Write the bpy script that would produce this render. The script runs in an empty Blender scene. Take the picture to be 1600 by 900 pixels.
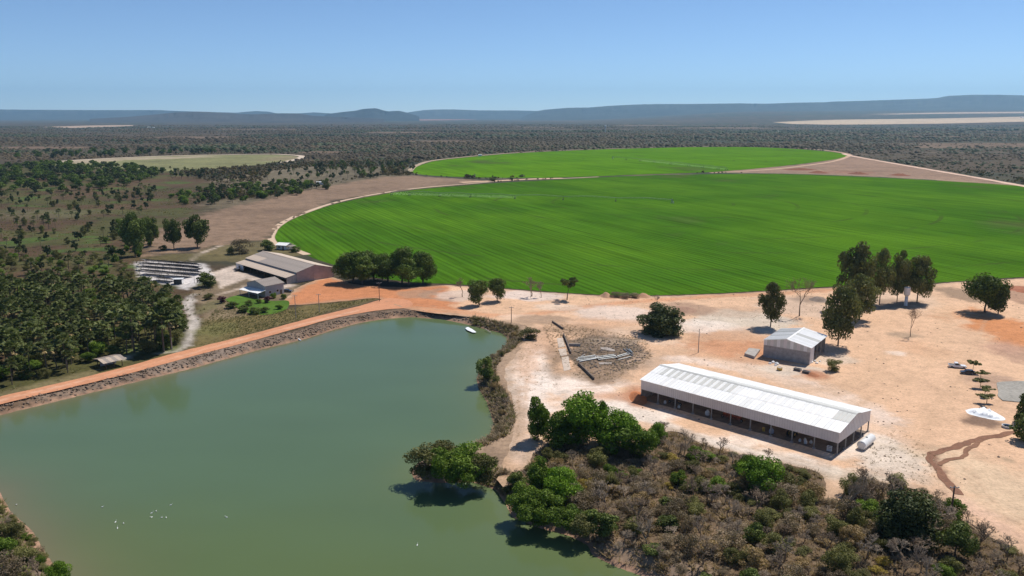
import bpy, math, random
import numpy as np
from mathutils import Vector, Matrix, geometry
random.seed(7)
rng = np.random.default_rng(7)
S = bpy.context.scene
COL = S.collection
R = math.radians

# ------------------------------------------------------------------ camera
H, F, HY = 80.0, 1244.0, 181.0            # metres above the yard, focal length and horizon of the 1600 x 900 photograph
PITCH = math.atan((450 - HY) / F)
cd = bpy.data.cameras.new('camera'); cam = bpy.data.objects.new('camera', cd); COL.objects.link(cam)
cam.location = (0, 0, H); cam.rotation_euler = (math.pi / 2 - PITCH, 0, 0)
cd.sensor_width = 36; cd.lens = 36 * F / 1600; cd.clip_start = 1; cd.clip_end = 200000
S.camera = cam
# ------------------------------------------------------------------ light
SUN_AZ, SUN_EL = R(45), R(57)             # azimuth clockwise from +Y
sd = Vector((math.sin(SUN_AZ) * math.cos(SUN_EL), math.cos(SUN_AZ) * math.cos(SUN_EL), math.sin(SUN_EL)))
sl = bpy.data.lights.new('sun', 'SUN'); sl.energy = 4.4; sl.angle = R(.53); sl.color = (1, .95, .87)
so = bpy.data.objects.new('sun', sl); COL.objects.link(so); so.rotation_euler = sd.to_track_quat('Z', 'Y').to_euler()
so.location = (60, 60, 300)
W = bpy.data.worlds.new('World'); S.world = W; W.use_nodes = True
nt = W.node_tree; bg = nt.nodes['Background']; sk = nt.nodes.new('ShaderNodeTexSky')
sk.sky_type = 'NISHITA'; sk.sun_disc = False; sk.sun_elevation = SUN_EL; sk.sun_rotation = SUN_AZ
sk.altitude = 300; sk.air_density = .6; sk.dust_density = 0; sk.ozone_density = 5.5
nt.links.new(sk.outputs[0], bg.inputs[0]); bg.inputs[1].default_value = .108
S.view_settings.view_transform = 'Standard'; S.view_settings.look = 'None'
S.view_settings.exposure = .18; S.view_settings.gamma = 1
S.cycles.use_denoising = True
S.cycles.max_bounces = 6; S.cycles.volume_bounces = 1; S.cycles.transparent_max_bounces = 8

# ------------------------------------------------------------------ where a point of the photograph lies in the place
cP, sP = math.cos(PITCH), math.sin(PITCH)
def ray(px, py):
    x = (px - 800) / F; y = (450 - py) / F
    return np.array([x, cP + y * sP, -sP + y * cP])
def G(px, py, z=0.0):
    d = ray(px, py); return d * ((z - H) / d[2]) + np.array([0, 0, H])
def GG(pts, z=0.0): return np.array([G(p[0], p[1], z)[:2] for p in pts])
def proj(p):
    p = np.asarray(p, float) - [0, 0, H]
    zc = p[..., 1] * cP - p[..., 2] * sP; yc = p[..., 1] * sP + p[..., 2] * cP
    return 800 + F * p[..., 0] / zc, 450 - F * yc / zc
def ppm(g): return F / (g[1] * cP + (H - g[2]) * sP)      # photograph pixels per metre at g
def hgt(g, topy):
    lo, hi = 0., 120.
    for _ in range(40):
        m = (lo + hi) / 2
        if proj(g + np.array([0, 0, m]))[1] > topy: lo = m
        else: hi = m
    return lo
def sstep(t): t = np.clip(t, 0, 1); return t * t * (3 - 2 * t)

# ------------------------------------------------------------------ numpy noise
def _h(ix, iy, s):
    n = (ix * 374761393 + iy * 668265263 + s * 974634777) & 0xffffffff
    n = ((n ^ (n >> 13)) * 1274126177) & 0xffffffff
    return ((n ^ (n >> 16)) & 0xffff) / 65535.0
def vn(x, y, s=0):
    x = np.asarray(x, float); y = np.asarray(y, float)
    ix = np.floor(x).astype(np.int64); iy = np.floor(y).astype(np.int64)
    u = x - ix; v = y - iy; u = u * u * (3 - 2 * u); v = v * v * (3 - 2 * v)
    a = _h(ix, iy, s); b = _h(ix + 1, iy, s); c = _h(ix, iy + 1, s); d = _h(ix + 1, iy + 1, s)
    return (a + (b - a) * u) * (1 - v) + (c + (d - c) * u) * v
def fbm(x, y, s=0, o=4):
    t = 0; a = .5; n = 0
    for i in range(o):
        t = t + a * vn(x, y, s + i); n += a; a *= .5; x = x * 2.03 + 11.3; y = y * 2.03 + 7.7
    return t / n - .5
def sdist(P, poly):
    """signed distance of points to a polygon, positive outside"""
    P = np.asarray(P); best = np.full(len(P), 1e18); ins = np.zeros(len(P), bool); n = len(poly)
    for i in range(n):
        a = poly[i]; b = poly[(i + 1) % n]; e = b - a; w = P - a
        t = np.clip((w @ e) / max(e @ e, 1e-9), 0, 1); d = w - t[:, None] * e
        best = np.minimum(best, (d * d).sum(1))
        c = ((a[1] <= P[:, 1]) & (P[:, 1] < b[1])) | ((b[1] <= P[:, 1]) & (P[:, 1] < a[1]))
        with np.errstate(divide='ignore', invalid='ignore'):
            xi = a[0] + (P[:, 1] - a[1]) / (b[1] - a[1]) * (b[0] - a[0])
        ins ^= c & (P[:, 0] < xi)
    d = np.sqrt(best); return np.where(ins, -d, d)
def ldist(P, line):
    best = np.full(len(P), 1e18)
    for a, b in zip(line[:-1], line[1:]):
        e = b - a; w = P - a; t = np.clip((w @ e) / max(e @ e, 1e-9), 0, 1); d = w - t[:, None] * e
        best = np.minimum(best, (d * d).sum(1))
    return np.sqrt(best)
def smooth_line(pts, step):
    pts = np.asarray(pts, float); out = []
    n = len(pts)
    for i in range(n - 1):
        p0 = pts[max(i - 1, 0)]; p1 = pts[i]; p2 = pts[i + 1]; p3 = pts[min(i + 2, n - 1)]
        k = max(1, int(np.linalg.norm(p2 - p1) / step))
        for j in range(k):
            t = j / k
            out.append(.5 * (2 * p1 + (p2 - p0) * t + (2 * p0 - 5 * p1 + 4 * p2 - p3) * t * t + (3 * p1 - p0 - 3 * p2 + p3) * t ** 3))
    out.append(pts[-1]); return np.array(out)
def jitter_poly(poly, step, amp, s=0):
    q = smooth_line(np.vstack([poly, poly[:1]]), step)[:-1]
    t = np.roll(q, -1, 0) - np.roll(q, 1, 0); n = np.stack([t[:, 1], -t[:, 0]], 1) / np.maximum(np.linalg.norm(t, axis=1), 1e-9)[:, None]
    return q + n * (amp * 2 * fbm(q[:, 0] / step / 3, q[:, 1] / step / 3, s, 3))[:, None]

# ------------------------------------------------------------------ objects
def tag(o, label=None, cat=None, group=None, kind=None):
    if label: o['label'] = label
    if cat: o['category'] = cat
    if group: o['group'] = group
    if kind: o['kind'] = kind
    return o
def link(name, me, parent=None, mat=None):
    o = bpy.data.objects.new(name, me); COL.objects.link(o)
    if parent: o.parent = parent
    if mat and not me.materials: me.materials.append(mat)
    return o
def empty(name, loc, rz=0, scale=None):
    o = bpy.data.objects.new(name, None); COL.objects.link(o); o.location = loc; o.rotation_euler = (0, 0, rz)
    o.empty_display_size = .5
    if scale: o.scale = scale
    return o
def mesh_np(name, V, Fc, smooth=False):
    V = np.asarray(V, np.float32); Fc = np.asarray(Fc, np.int32)
    me = bpy.data.meshes.new(name); M, k = Fc.shape
    me.vertices.add(len(V)); me.vertices.foreach_set('co', V.ravel())
    me.loops.add(M * k); me.loops.foreach_set('vertex_index', Fc.ravel())
    me.polygons.add(M); me.polygons.foreach_set('loop_start', np.arange(M, dtype=np.int32) * k)
    if smooth: me.polygons.foreach_set('use_smooth', np.ones(M, bool))
    me.update(calc_edges=True); return me
def set_col(me, C, name='Col'):
    a = me.attributes.new(name, 'FLOAT_COLOR', 'POINT')
    C = np.asarray(C, np.float32)
    if C.shape[1] == 3: C = np.hstack([C, np.ones((len(C), 1), np.float32)])
    a.data.foreach_set('color', C.ravel())
def set_f(me, v, name):
    a = me.attributes.new(name, 'FLOAT', 'POINT'); a.data.foreach_set('value', np.asarray(v, np.float32))
class MB:
    def __init__(s): s.v = []; s.f = []
    def quad(s, a, b, c, d):
        n = len(s.v); s.v += [tuple(a), tuple(b), tuple(c), tuple(d)]; s.f.append((n, n + 1, n + 2, n + 3)); return s
    def poly(s, pts):
        n = len(s.v); s.v += [tuple(p) for p in pts]; s.f.append(tuple(range(n, n + len(pts)))); return s
    def box(s, c, d, rz=0):
        x, y, z = c; a, b, h = d[0] / 2, d[1] / 2, d[2] / 2; n = len(s.v); cs, sn = math.cos(rz), math.sin(rz)
        for k in (-h, h):
            for i, j in ((-a, -b), (a, -b), (a, b), (-a, b)): s.v.append((x + i * cs - j * sn, y + i * sn + j * cs, z + k))
        s.f += [(n + 3, n + 2, n + 1, n), (n + 4, n + 5, n + 6, n + 7)] + [(n + i, n + (i + 1) % 4, n + 4 + (i + 1) % 4, n + 4 + i) for i in range(4)]
        return s
    def prism(s, prof, x0, x1, ax=0):
        """extrude a closed (u, z) profile; ax 0: along x, profile (y,z); ax 1: along y, profile (x,z)"""
        n = len(s.v); k = len(prof)
        for x in (x0, x1):
            for u, z in prof: s.v.append((x, u, z) if ax == 0 else (u, x, z))
        s.f += [tuple(range(n, n + k)), tuple(range(n + 2 * k - 1, n + k - 1, -1))] + [(n + i, n + k + i, n + k + (i + 1) % k, n + (i + 1) % k) for i in range(k)]
        return s
    def tube(s, pts, rad, n=6, cap=True):
        pts = [Vector(p) for p in pts]; rad = rad if hasattr(rad, '__len__') else [rad] * len(pts)
        b = len(s.v); up = Vector((0, 0, 1))
        for i, p in enumerate(pts):
            t = (pts[min(i + 1, len(pts) - 1)] - pts[max(i - 1, 0)]).normalized()
            a = t.cross(up) if abs(t.z) < .95 else t.cross(Vector((1, 0, 0)))
            a.normalize(); c = t.cross(a)
            for k in range(n):
                w = 2 * math.pi * k / n; s.v.append(tuple(p + (a * math.cos(w) + c * math.sin(w)) * rad[i]))
        for i in range(len(pts) - 1):
            for k in range(n):
                s.f.append((b + i * n + k, b + i * n + (k + 1) % n, b + (i + 1) * n + (k + 1) % n, b + (i + 1) * n + k))
        if cap: s.f.append(tuple(b + k for k in range(n))); s.f.append(tuple(b + (len(pts) - 1) * n + k for k in reversed(range(n))))
        return s
    def lathe(s, prof, n=12, c=(0, 0, 0)):
        b = len(s.v)
        for r, z in prof:
            for k in range(n):
                w = 2 * math.pi * k / n; s.v.append((c[0] + r * math.cos(w), c[1] + r * math.sin(w), c[2] + z))
        for i in range(len(prof) - 1):
            for k in range(n): s.f.append((b + i * n + k, b + i * n + (k + 1) % n, b + (i + 1) * n + (k + 1) % n, b + (i + 1) * n + k))
        s.f.append(tuple(b + k for k in reversed(range(n)))); s.f.append(tuple(b + (len(prof) - 1) * n + k for k in range(n)))
        return s
    def mesh(s, name, mat=None, smooth=False):
        me = bpy.data.meshes.new(name); me.from_pydata(s.v, [], s.f); me.update()
        if smooth: me.polygons.foreach_set('use_smooth', np.ones(len(me.polygons), bool))
        if mat: me.materials.append(mat)
        return me
    def build(s, name, mat, parent=None, smooth=False): return link(name, s.mesh(name, mat, smooth), parent)

# ------------------------------------------------------------------ materials
def newmat(name):
    m = bpy.data.materials.new(name); m.use_nodes = True; t = m.node_tree
    return m, t, t.nodes['Principled BSDF'], t.nodes.new, t.links.new
def noise_node(t, scale, detail=4, vec=None, rough=.55):
    n = t.nodes.new('ShaderNodeTexNoise'); n.inputs['Scale'].default_value = scale; n.inputs['Detail'].default_value = detail
    n.inputs['Roughness'].default_value = rough
    if vec is not None: t.links.new(vec, n.inputs['Vector'])
    return n
def ramp(t, fac, stops):
    r = t.nodes.new('ShaderNodeValToRGB'); e = r.color_ramp.elements
    while len(e) < len(stops): e.new(.5)
    for x, (p, c) in zip(e, stops):
        x.position = p; x.color = (*c, 1) if hasattr(c, '__len__') else (c, c, c, 1)
    t.links.new(fac, r.inputs[0]); return r
def mul(t, a, b, fac=1.0, mode='MULTIPLY'):
    m = t.nodes.new('ShaderNodeMix'); m.data_type = 'RGBA'; m.blend_type = mode; m.inputs[0].default_value = fac
    t.links.new(a, m.inputs[6]); t.links.new(b, m.inputs[7]); return m.outputs[2]
def plain(name, col, rough=.7, var=.18, scale=1.5, metal=0, stain=None, bump=0):
    """solid colour with worn, uneven tone"""
    m, t, p, N, L = newmat(name)
    tc = N('ShaderNodeTexCoord').outputs['Object']
    n = noise_node(t, scale, 6, tc); r = ramp(t, n.outputs[0], [(.25, 1 - var * 1.6), (.75, 1 + var * .5)])
    c = N('ShaderNodeRGB'); c.outputs[0].default_value = (*col, 1)
    o = mul(t, c.outputs[0], r.outputs[0])
    if stain:
        n2 = noise_node(t, scale * .35, 5, tc, .7); r2 = ramp(t, n2.outputs[0], [(.5, (1, 1, 1)), (.72, stain)])
        o = mul(t, o, r2.outputs[0])
    L(o, p.inputs['Base Color']); p.inputs['Roughness'].default_value = rough; p.inputs['Metallic'].default_value = metal
    if bump:
        b = N('ShaderNodeBump'); b.inputs['Strength'].default_value = bump; b.inputs['Distance'].default_value = .05
        L(noise_node(t, scale * 8, 4, tc).outputs[0], b.inputs['Height']); L(b.outputs[0], p.inputs['Normal'])
    return m
def soil(name, scales=((.07, .30), (.5, .25), (2.2, .28)), rough=.95, bump=.5, attr='Col'):
    """ground whose own colour is stored on its vertices, with grain at several sizes"""
    m, t, p, N, L = newmat(name)
    a = N('ShaderNodeAttribute'); a.attribute_name = attr
    pos = N('ShaderNodeNewGeometry').outputs['Position']; o = a.outputs['Color']
    for s, v in scales:
        n = noise_node(t, s, 5, pos, .62); r = ramp(t, n.outputs[0], [(.28, 1 - v), (.5, 1.0), (.74, 1 + v * .7)])
        o = mul(t, o, r.outputs[0])
    L(o, p.inputs['Base Color']); p.inputs['Roughness'].default_value = rough; p.inputs['Specular IOR Level'].default_value = .15
    b = N('ShaderNodeBump'); b.inputs['Strength'].default_value = bump; b.inputs['Distance'].default_value = .3
    L(noise_node(t, 1.1, 6, pos, .7).outputs[0], b.inputs['Height']); L(b.outputs[0], p.inputs['Normal'])
    return m
def leafmat(name, c1, c2, trans=.22, rough=.55):
    """foliage: tone varies from leaf to leaf ('tint') and from plant to plant"""
    m, t, p, N, L = newmat(name)
    a = N('ShaderNodeAttribute'); a.attribute_name = 'tint'
    oi = N('ShaderNodeObjectInfo')
    mx = N('ShaderNodeMix'); mx.data_type = 'RGBA'; mx.inputs[6].default_value = (*c1, 1); mx.inputs[7].default_value = (*c2, 1)
    L(a.outputs['Fac'], mx.inputs[0])
    r = ramp(t, oi.outputs['Random'], [(0, .85), (1, 1.5)])
    o = mul(t, mx.outputs[2], r.outputs[0])
    L(o, p.inputs['Base Color']); p.inputs['Roughness'].default_value = rough; p.inputs['Specular IOR Level'].default_value = .10
    tr = N('ShaderNodeBsdfTranslucent'); L(mul(t, o, ramp(t, oi.outputs['Random'], [(0, (1, 1.1, .5)), (1, (1.1, 1.2, .5))]).outputs[0]), tr.inputs[0])
    ms = N('ShaderNodeMixShader'); ms.inputs[0].default_value = trans
    L(p.outputs[0], ms.inputs[1]); L(tr.outputs[0], ms.inputs[2]); L(ms.outputs[0], t.nodes['Material Output'].inputs[0])
    return m

M = {}
M['ground'] = soil('ground', ((.0006, .15), (.012, .28), (.11, .34), (.7, .34)))
M['sand'] = soil('sand', ((.05, .14), (.28, .18), (1.3, .24)), bump=.6)
M['road'] = soil('road', ((.05, .10), (.4, .12), (1.5, .12)), bump=.25)
M['hill'] = soil('hill', ((.0006, .5), (.0025, .5), (.012, .4)), bump=.2)
M['bark'] = plain('bark', (.16, .12, .085), .9, .3, 3)
M['dark_bark'] = plain('dark_bark', (.085, .065, .05), .9, .3, 3)
M['pale_bark'] = plain('pale_bark', (.27, .235, .20), .9, .3, 3)
M['twig'] = plain('twig', (.30, .215, .14), .95, .25, 1)
M['grey_twig'] = plain('grey_twig', (.36, .28, .20), .95, .25, 1)
M['leaf_mango'] = leafmat('leaf_mango', (.034, .045, .015), (.095, .108, .036), .15)
M['leaf_dark'] = leafmat('leaf_dark', (.052, .072, .017), (.135, .162, .042))
M['leaf_rain'] = leafmat('leaf_rain', (.054, .088, .015), (.138, .18, .034))
M['leaf_euc'] = leafmat('leaf_euc', (.075, .088, .026), (.185, .185, .068))
M['leaf_bright'] = leafmat('leaf_bright', (.075, .14, .012), (.18, .28, .028), .25)
M['leaf_lush'] = leafmat('leaf_lush', (.06, .108, .012), (.15, .21, .03), .25)
M['leaf_olive'] = leafmat('leaf_olive', (.09, .092, .03), (.17, .16, .055))
M['leaf_dry'] = leafmat('leaf_dry', (.20, .14, .068), (.33, .23, .115))
M['leaf_brown'] = leafmat('leaf_brown', (.15, .115, .075), (.26, .195, .125))
M['leaf_palm'] = leafmat('leaf_palm', (.04, .058, .016), (.15, .165, .06), .2)
M['leaf_dead'] = leafmat('leaf_dead', (.26, .19, .09), (.38, .29, .15), .2)
M['leaf_savanna'] = leafmat('leaf_savanna', (.04, .054, .02), (.08, .092, .036), .12)
M['leaf_far'] = leafmat('leaf_far', (.070, .052, .028), (.12, .088, .048), .3)
M['leaf_yellow'] = leafmat('leaf_yellow', (.22, .17, .035), (.36, .26, .05))
M['leaf_purple'] = leafmat('leaf_purple', (.09, .03, .04), (.16, .06, .07))
M['white_sheet'] = plain('white_sheet', (.90, .89, .87), .5, .05, .6)
M['white_sheet_b'] = plain('white_sheet_b', (.82, .81, .78), .5, .06, .6)
M['grey_sheet'] = plain('grey_sheet', (.62, .61, .565), .5, .09, .7)
M['cladding'] = plain('cladding', (.72, .665, .63), .6, .07, .5)
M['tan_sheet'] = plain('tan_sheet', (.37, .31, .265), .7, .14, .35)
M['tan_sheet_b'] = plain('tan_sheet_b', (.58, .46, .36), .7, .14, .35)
M['pink_wall'] = plain('pink_wall', (.50, .38, .345), .8, .12, .5)
M['wall_white'] = plain('wall_white', (.72, .71, .70), .8, .10, .5)
M['wall_grey'] = plain('wall_grey', (.44, .42, .41), .8, .10, .5)
M['shaded_wall_rubble'] = plain('shaded_wall_rubble', (.17, .135, .11), .95, .3, .8)  # shadow side of the low walls put into the colour; also dark rubble
M['block_wall'] = plain('block_wall', (.38, .355, .335), .9, .22, .8, bump=.4)
M['concrete'] = plain('concrete', (.42, .38, .34), .9, .18, .8, bump=.3)
M['steel'] = plain('steel', (.30, .31, .32), .5, .2, 2, .5)
M['galv'] = plain('galv', (.36, .38, .38), .45, .25, 2, .3)
M['dark_steel'] = plain('dark_steel', (.07, .07, .07), .6, .2, 2)
M['wood_pole'] = plain('wood_pole', (.13, .085, .06), .9, .25, 2)
M['conc_pole'] = plain('conc_pole', (.34, .31, .28), .9, .15, 2)
M['white_paint'] = plain('white_paint', (.78, .77, .74), .35, .08, 1)
M['white_bag'] = plain('white_bag', (.70, .70, .69), .7, .15, 2)
M['blue_bag'] = plain('blue_bag', (.35, .42, .55), .7, .15, 2)
M['red_paint'] = plain('red_paint', (.42, .10, .05), .5, .3, 2)
M['yellow_paint'] = plain('yellow_paint', (.60, .38, .07), .5, .25, 2)
M['green_paint'] = plain('green_paint', (.05, .20, .06), .45, .2, 2)
M['black'] = plain('black', (.02, .02, .022), .6, .2, 3)
M['car_white'] = plain('car_white', (.78, .79, .80), .25, .04, 1)
M['car_dark'] = plain('car_dark', (.035, .04, .05), .2, .05, 1)
M['glass'] = plain('glass', (.02, .025, .03), .08, .05, 1)
M['tarp'] = plain('tarp', (.80, .82, .84), .6, .12, .8)
M['rock'] = plain('rock', (.27, .19, .135), .95, .35, .6)
M['panel'] = plain('panel', (.02, .025, .045), .2, .1, 1)
M['brick_red'] = plain('brick_red', (.36, .15, .08), .95, .25, 1)
M['bird_white'] = plain('bird_white', (.80, .80, .77), .8, .05, 3)
M['spray'] = leafmat('spray', (.62, .70, .72), (.75, .80, .82), .5)

# ------------------------------------------------------------------ outlines traced on the photograph, laid on the ground
WZ = -2.0
SHORE = GG([(-150, 690), (0, 649), (100, 624.5), (200, 600), (300, 576), (400, 548), (475, 530.5), (520, 516), (560, 505), (600, 498.5), (640, 495.5), (690, 499), (730, 507), (760, 515),
            (785, 521), (793, 529), (790, 540), (776, 552), (762, 562), (750, 576), (744, 592), (747, 607), (758, 624), (766, 645), (771, 664), (762, 684), (735, 696),
            (690, 708), (655, 722), (640, 738), (650, 752), (690, 755), (740, 754), (775, 766), (788, 786), (800, 808), (838, 824), (890, 838), (918, 852), (925, 868), (962, 886),
            (1010, 903), (1090, 930), (1180, 975), (1100, 1200), (160, 1200), (130, 980), (118, 930), (100, 900), (74, 868), (52, 830), (18, 800), (0, 768), (-90, 742), (-170, 715)], WZ)
ROAD = GG([(-120, 651), (0, 620), (100, 597), (200, 572), (300, 545), (400, 520), (500, 493), (550, 481), (590, 470), (610, 466), (640, 470), (640, 480), (600, 484), (560, 490), (500, 503), (400, 531), (300, 557),
           (200, 584), (100, 608), (0, 632), (-120, 662)])
YARD = GG([(440, 478), (452, 462), (470, 447), (515, 433), (560, 445), (640, 449), (700, 446), (760, 450), (850, 456.5), (930, 461.5), (1000, 463), (1100, 460.5), (1200, 455.5), (1310, 449), (1400, 447.5), (1450, 445.5),
           (1480, 442), (1540, 438.5), (1600, 435), (1800, 424), (2000, 460), (2100, 600), (2000, 980), (1750, 935), (1640, 890), (1600, 868), (1540, 836), (1495, 805), (1460, 775), (1400, 758), (1330, 746),
           (1320, 775), (1290, 785), (1285, 744), (1260, 733), (1180, 717), (1100, 694), (1050, 675), (950, 700), (880, 692), (840, 705), (815, 740), (792, 762), (780, 752), (790, 715), (800, 690), (801, 640), (792, 600), (788, 580), (802, 560), (818, 535), (826, 516),
           (812, 506), (760, 499), (720, 494), (660, 487), (630, 481), (600, 470), (585, 466), (540, 470), (500, 474)])
CROP = GG([(427, 374), (431, 362), (449, 347), (480, 333.5), (530, 317.5), (600, 303.5), (660, 295.5), (740, 288.5), (820, 283.5), (885, 280), (940, 277), (1000, 274.7), (1050, 273.2), (1160, 271.7), (1240, 272.5), (1350, 276.5), (1450, 281.5), (1600, 291),
           (1900, 316), (2000, 370), (1900, 416), (1700, 429), (1600, 433), (1540, 437), (1480, 440.5), (1440, 444), (1310, 447.5), (1200, 454), (1100, 459), (1000, 461.5), (930, 460), (850, 455), (760, 448), (700, 443.5), (640, 441), (560, 428), (520, 413), (490, 404), (478, 396), (455, 388), (440, 382)])
CROP2 = GG([(640, 268), (660, 257), (700, 249), (800, 240), (900, 235), (1000, 231.8), (1080, 230), (1180, 230), (1260, 234), (1310, 239), (1325, 243), (1300, 249.5), (1240, 257.5), (1180, 263.5), (1110, 268.8), (1060, 270.8), (1000, 272.8), (940, 275), (870, 277.3), (800, 277.8), (720, 276.6), (660, 273)])
OLIVE = GG([(60, 254), (150, 248), (250, 244), (360, 242), (430, 242), (462, 244), (466, 247), (440, 253), (400, 258), (330, 264), (250, 268), (150, 262), (80, 259)])
DRY = GG([(225, 400), (238, 366), (330, 332), (440, 306), (520, 290), (600, 276), (650, 275), (770, 283), (700, 290), (620, 298), (520, 314), (440, 347), (422, 374), (380, 376), (310, 392)])
TRI = GG([(1110, 268), (1240, 258), (1325, 245), (1345, 246), (1600, 291), (1650, 300), (1450, 280), (1350, 275), (1240, 271), (1160, 270)])
BACKSLOPE = GG([(290, 555), (320, 500), (350, 470), (420, 490), (470, 478), (590, 466), (500, 492), (400, 519)])
THICKET = GG([(790, 780), (800, 745), (815, 712), (880, 692), (950, 700), (1050, 672), (1100, 692), (1180, 716), (1260, 731), (1290, 744), (1330, 748), (1400, 758), (1460, 776), (1500, 810), (1540, 836), (1600, 868), (1700, 920), (1750, 1060), (900, 1060), (1000, 906), (930, 870), (890, 842), (840, 828), (798, 812)])
GROVE = GG([(-120, 610), (-120, 470), (0, 455), (100, 456), (200, 462), (255, 470), (285, 500), (278, 540), (215, 556), (150, 580), (0, 612)])
LAWN = GG([(352, 468), (372, 462), (420, 470), (450, 470), (446, 484), (415, 492), (380, 486)])

def hfar(x, y):
    r = np.hypot(x, y); a = np.degrees(np.arctan2(x, y))
    return 175 * sstep((r - 6000) / 12000) * sstep((a - 3) / 15) * (np.asarray(y) > 0)
def Gh(px, py):
    d = ray(px, py); t = 3000.
    while t < 60000:
        p = np.array([0, 0, H]) + d * t
        if p[2] < hfar(p[0], p[1]): break
        t *= 1.01
    return p
STUBBLE = np.array([Gh(*p)[:2] for p in [(1206, 191), (1300, 187.5), (1450, 185.5), (1600, 182.8), (1760, 180), (1760, 188), (1600, 190.5), (1450, 193.5), (1300, 194.8), (1240, 194)]])
STUBBLE2 = np.array([Gh(*p)[:2] for p in [(1350, 178.5), (1500, 175.6), (1700, 174), (1700, 176), (1500, 177.6), (1400, 179)]])
REDSOIL = GG([(520, 188), (600, 185.6), (720, 185.6), (740, 187), (600, 189)])
PALESOIL = GG([(70, 198.5), (130, 196.5), (200, 195.5), (205, 197), (120, 200)])
SHEETS = [(ROAD, 1.0), (YARD, 1.5), (CROP, 3.), (CROP2, 12.), (LAWN, 1.)]
PATHS = []          # (polyline, half width)

# ------------------------------------------------------------------ ground
def paint(P, base, zones, sc=1.0):
    """colours laid on the soil: zones are ('poly'|'line'|'ell', outline, width, soft, colour, strength)"""
    C = np.array(base, float); C = np.tile(C, (len(P), 1)) if C.ndim == 1 else C.copy()
    n1 = fbm(P[:, 0] / 9, P[:, 1] / 9, 3, 5); n2 = fbm(P[:, 0] / 2.2, P[:, 1] / 2.2, 9, 3)
    for k, (typ, q, w, soft, col, st) in enumerate(zones):
        if typ == 'poly': d = sdist(P, GG(q) if not isinstance(q, np.ndarray) else q)
        elif typ == 'line': d = ldist(P, smooth_line(GG(q), 3.)) - w
        else:
            c = G(q[0], q[1])[:2]; rx = q[2] / ppm(G(q[0], q[1])); ry = abs(G(q[0], q[1] - q[3])[1] - G(q[0], q[1] + q[3])[1]) / 2
            e = (P - c) / [rx, ry]; d = (np.hypot(e[:, 0], e[:, 1]) - 1) * min(rx, ry)
        d = d + (n1 * 1.6 + n2 * .9) * soft * sc
        m = 1 - sstep((d + soft * .5) / soft)
        C += (np.array(col) - C) * (m * st)[:, None]
    return C
rows = [4.]
while rows[-1] < 88: rows.append(rows[-1] * 1.25)
rows[-1] = 88.
while rows[-1] < 620: rows.append(rows[-1] * 1.0062)
while rows[-1] < 2500: rows.append(rows[-1] * 1.012)
while rows[-1] < 29500: rows.append(rows[-1] * 1.03)
rows = np.array(rows)
ang = np.concatenate([np.linspace(-180, -50, 27)[:-1], np.linspace(-50, -37, 14)[:-1], np.linspace(-37, 38, 310), np.linspace(38, 50, 14)[1:], np.linspace(50, 180, 27)[1:-1]])
A = np.radians(ang); na, nr = len(A), len(rows)
X = (rows[:, None] * np.sin(A)[None]).ravel(); Y = (rows[:, None] * np.cos(A)[None]).ravel()
PG = np.stack([X, Y], 1); RG = np.hypot(X, Y)
near = RG < 3500
def flat_mask(P):
    m = np.full(len(P), 1e9)
    for q, _ in SHEETS: m = np.minimum(m, sdist(P, q))
    return m
Z = np.zeros(len(PG)); Z += hfar(X, Y)
dsh = np.full(len(PG), 1e6); nn = RG < 900
dsh[nn] = sdist(PG[nn], SHORE)
dfl = np.full(len(PG), 1e6); dfl[near] = flat_mask(PG[near])
def bank(d):
    out = WZ + (-WZ) * sstep(d / 5.2) ** .8
    return np.where(d > 0, np.where(d < 5.2, out, 0), WZ + np.maximum(d * .35, -3.2))
Z = np.where(dsh < 6, bank(dsh), Z)
rough_amp = sstep(dfl / 4) * sstep((dsh - 4) / 3)
Z += np.where(nn, rough_amp * (fbm(X / 14, Y / 14, 21, 4) * .9 + fbm(X / 2.5, Y / 2.5, 22, 3) * .35), 0)
Z += np.where(nn & (dsh > .5) & (dsh < 6), fbm(X / 1.6, Y / 1.6, 31, 3) * .5, 0)
Z -= np.where(dfl < -1.0, .25, 0) * 1.0
# colour of the ground
pl = fbm(X / 1100, Y / 420, 41, 5); ps = fbm(X / 160, Y / 70, 43, 4); pm = fbm(X / 26, Y / 18, 47, 4)
c_scrub = np.array([.082, .058, .034]); c_green = np.array([.046, .050, .027]); c_dry = np.array([.12, .088, .058])
w = sstep((pl + .5 * ps) * 3 + .45)[:, None]
C = c_scrub * (1 - w) + c_green * w
w = sstep((ps * .8 + pm * .7 - .12) * 5)[:, None]; C = C * (1 - w) + c_dry * w
MEADOW = GG([(-300, 470), (-300, 300), (-100, 268), (0, 262), (150, 264), (260, 262), (330, 285), (300, 330), (235, 368), (215, 405), (330, 420), (330, 470), (290, 560), (-100, 660)])
c_me = np.array([.078, .074, .024]); c_mb = np.array([.092, .057, .030])
w = sstep((fbm(X / 60, Y / 40, 51, 4) + .6 * pm) * 4 + .5)[:, None]; cm = c_me * (1 - w) + c_mb * w
w = sstep((fbm(X / 25, Y / 25, 52, 4) - .14) * 8)[:, None]; cm = cm * (1 - w) + np.array([.066, .10, .02]) * w
mm = np.zeros(len(PG)); mm[near] = 1 - sstep((sdist(PG[near], MEADOW) + pm[near] * 40 + 10) / 30)
C += (cm - C) * mm[:, None]
PALE_STRIP = GG([(380, 268), (480, 258), (640, 262), (640, 274), (520, 290), (440, 306), (330, 332), (330, 310), (350, 290)])
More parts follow.
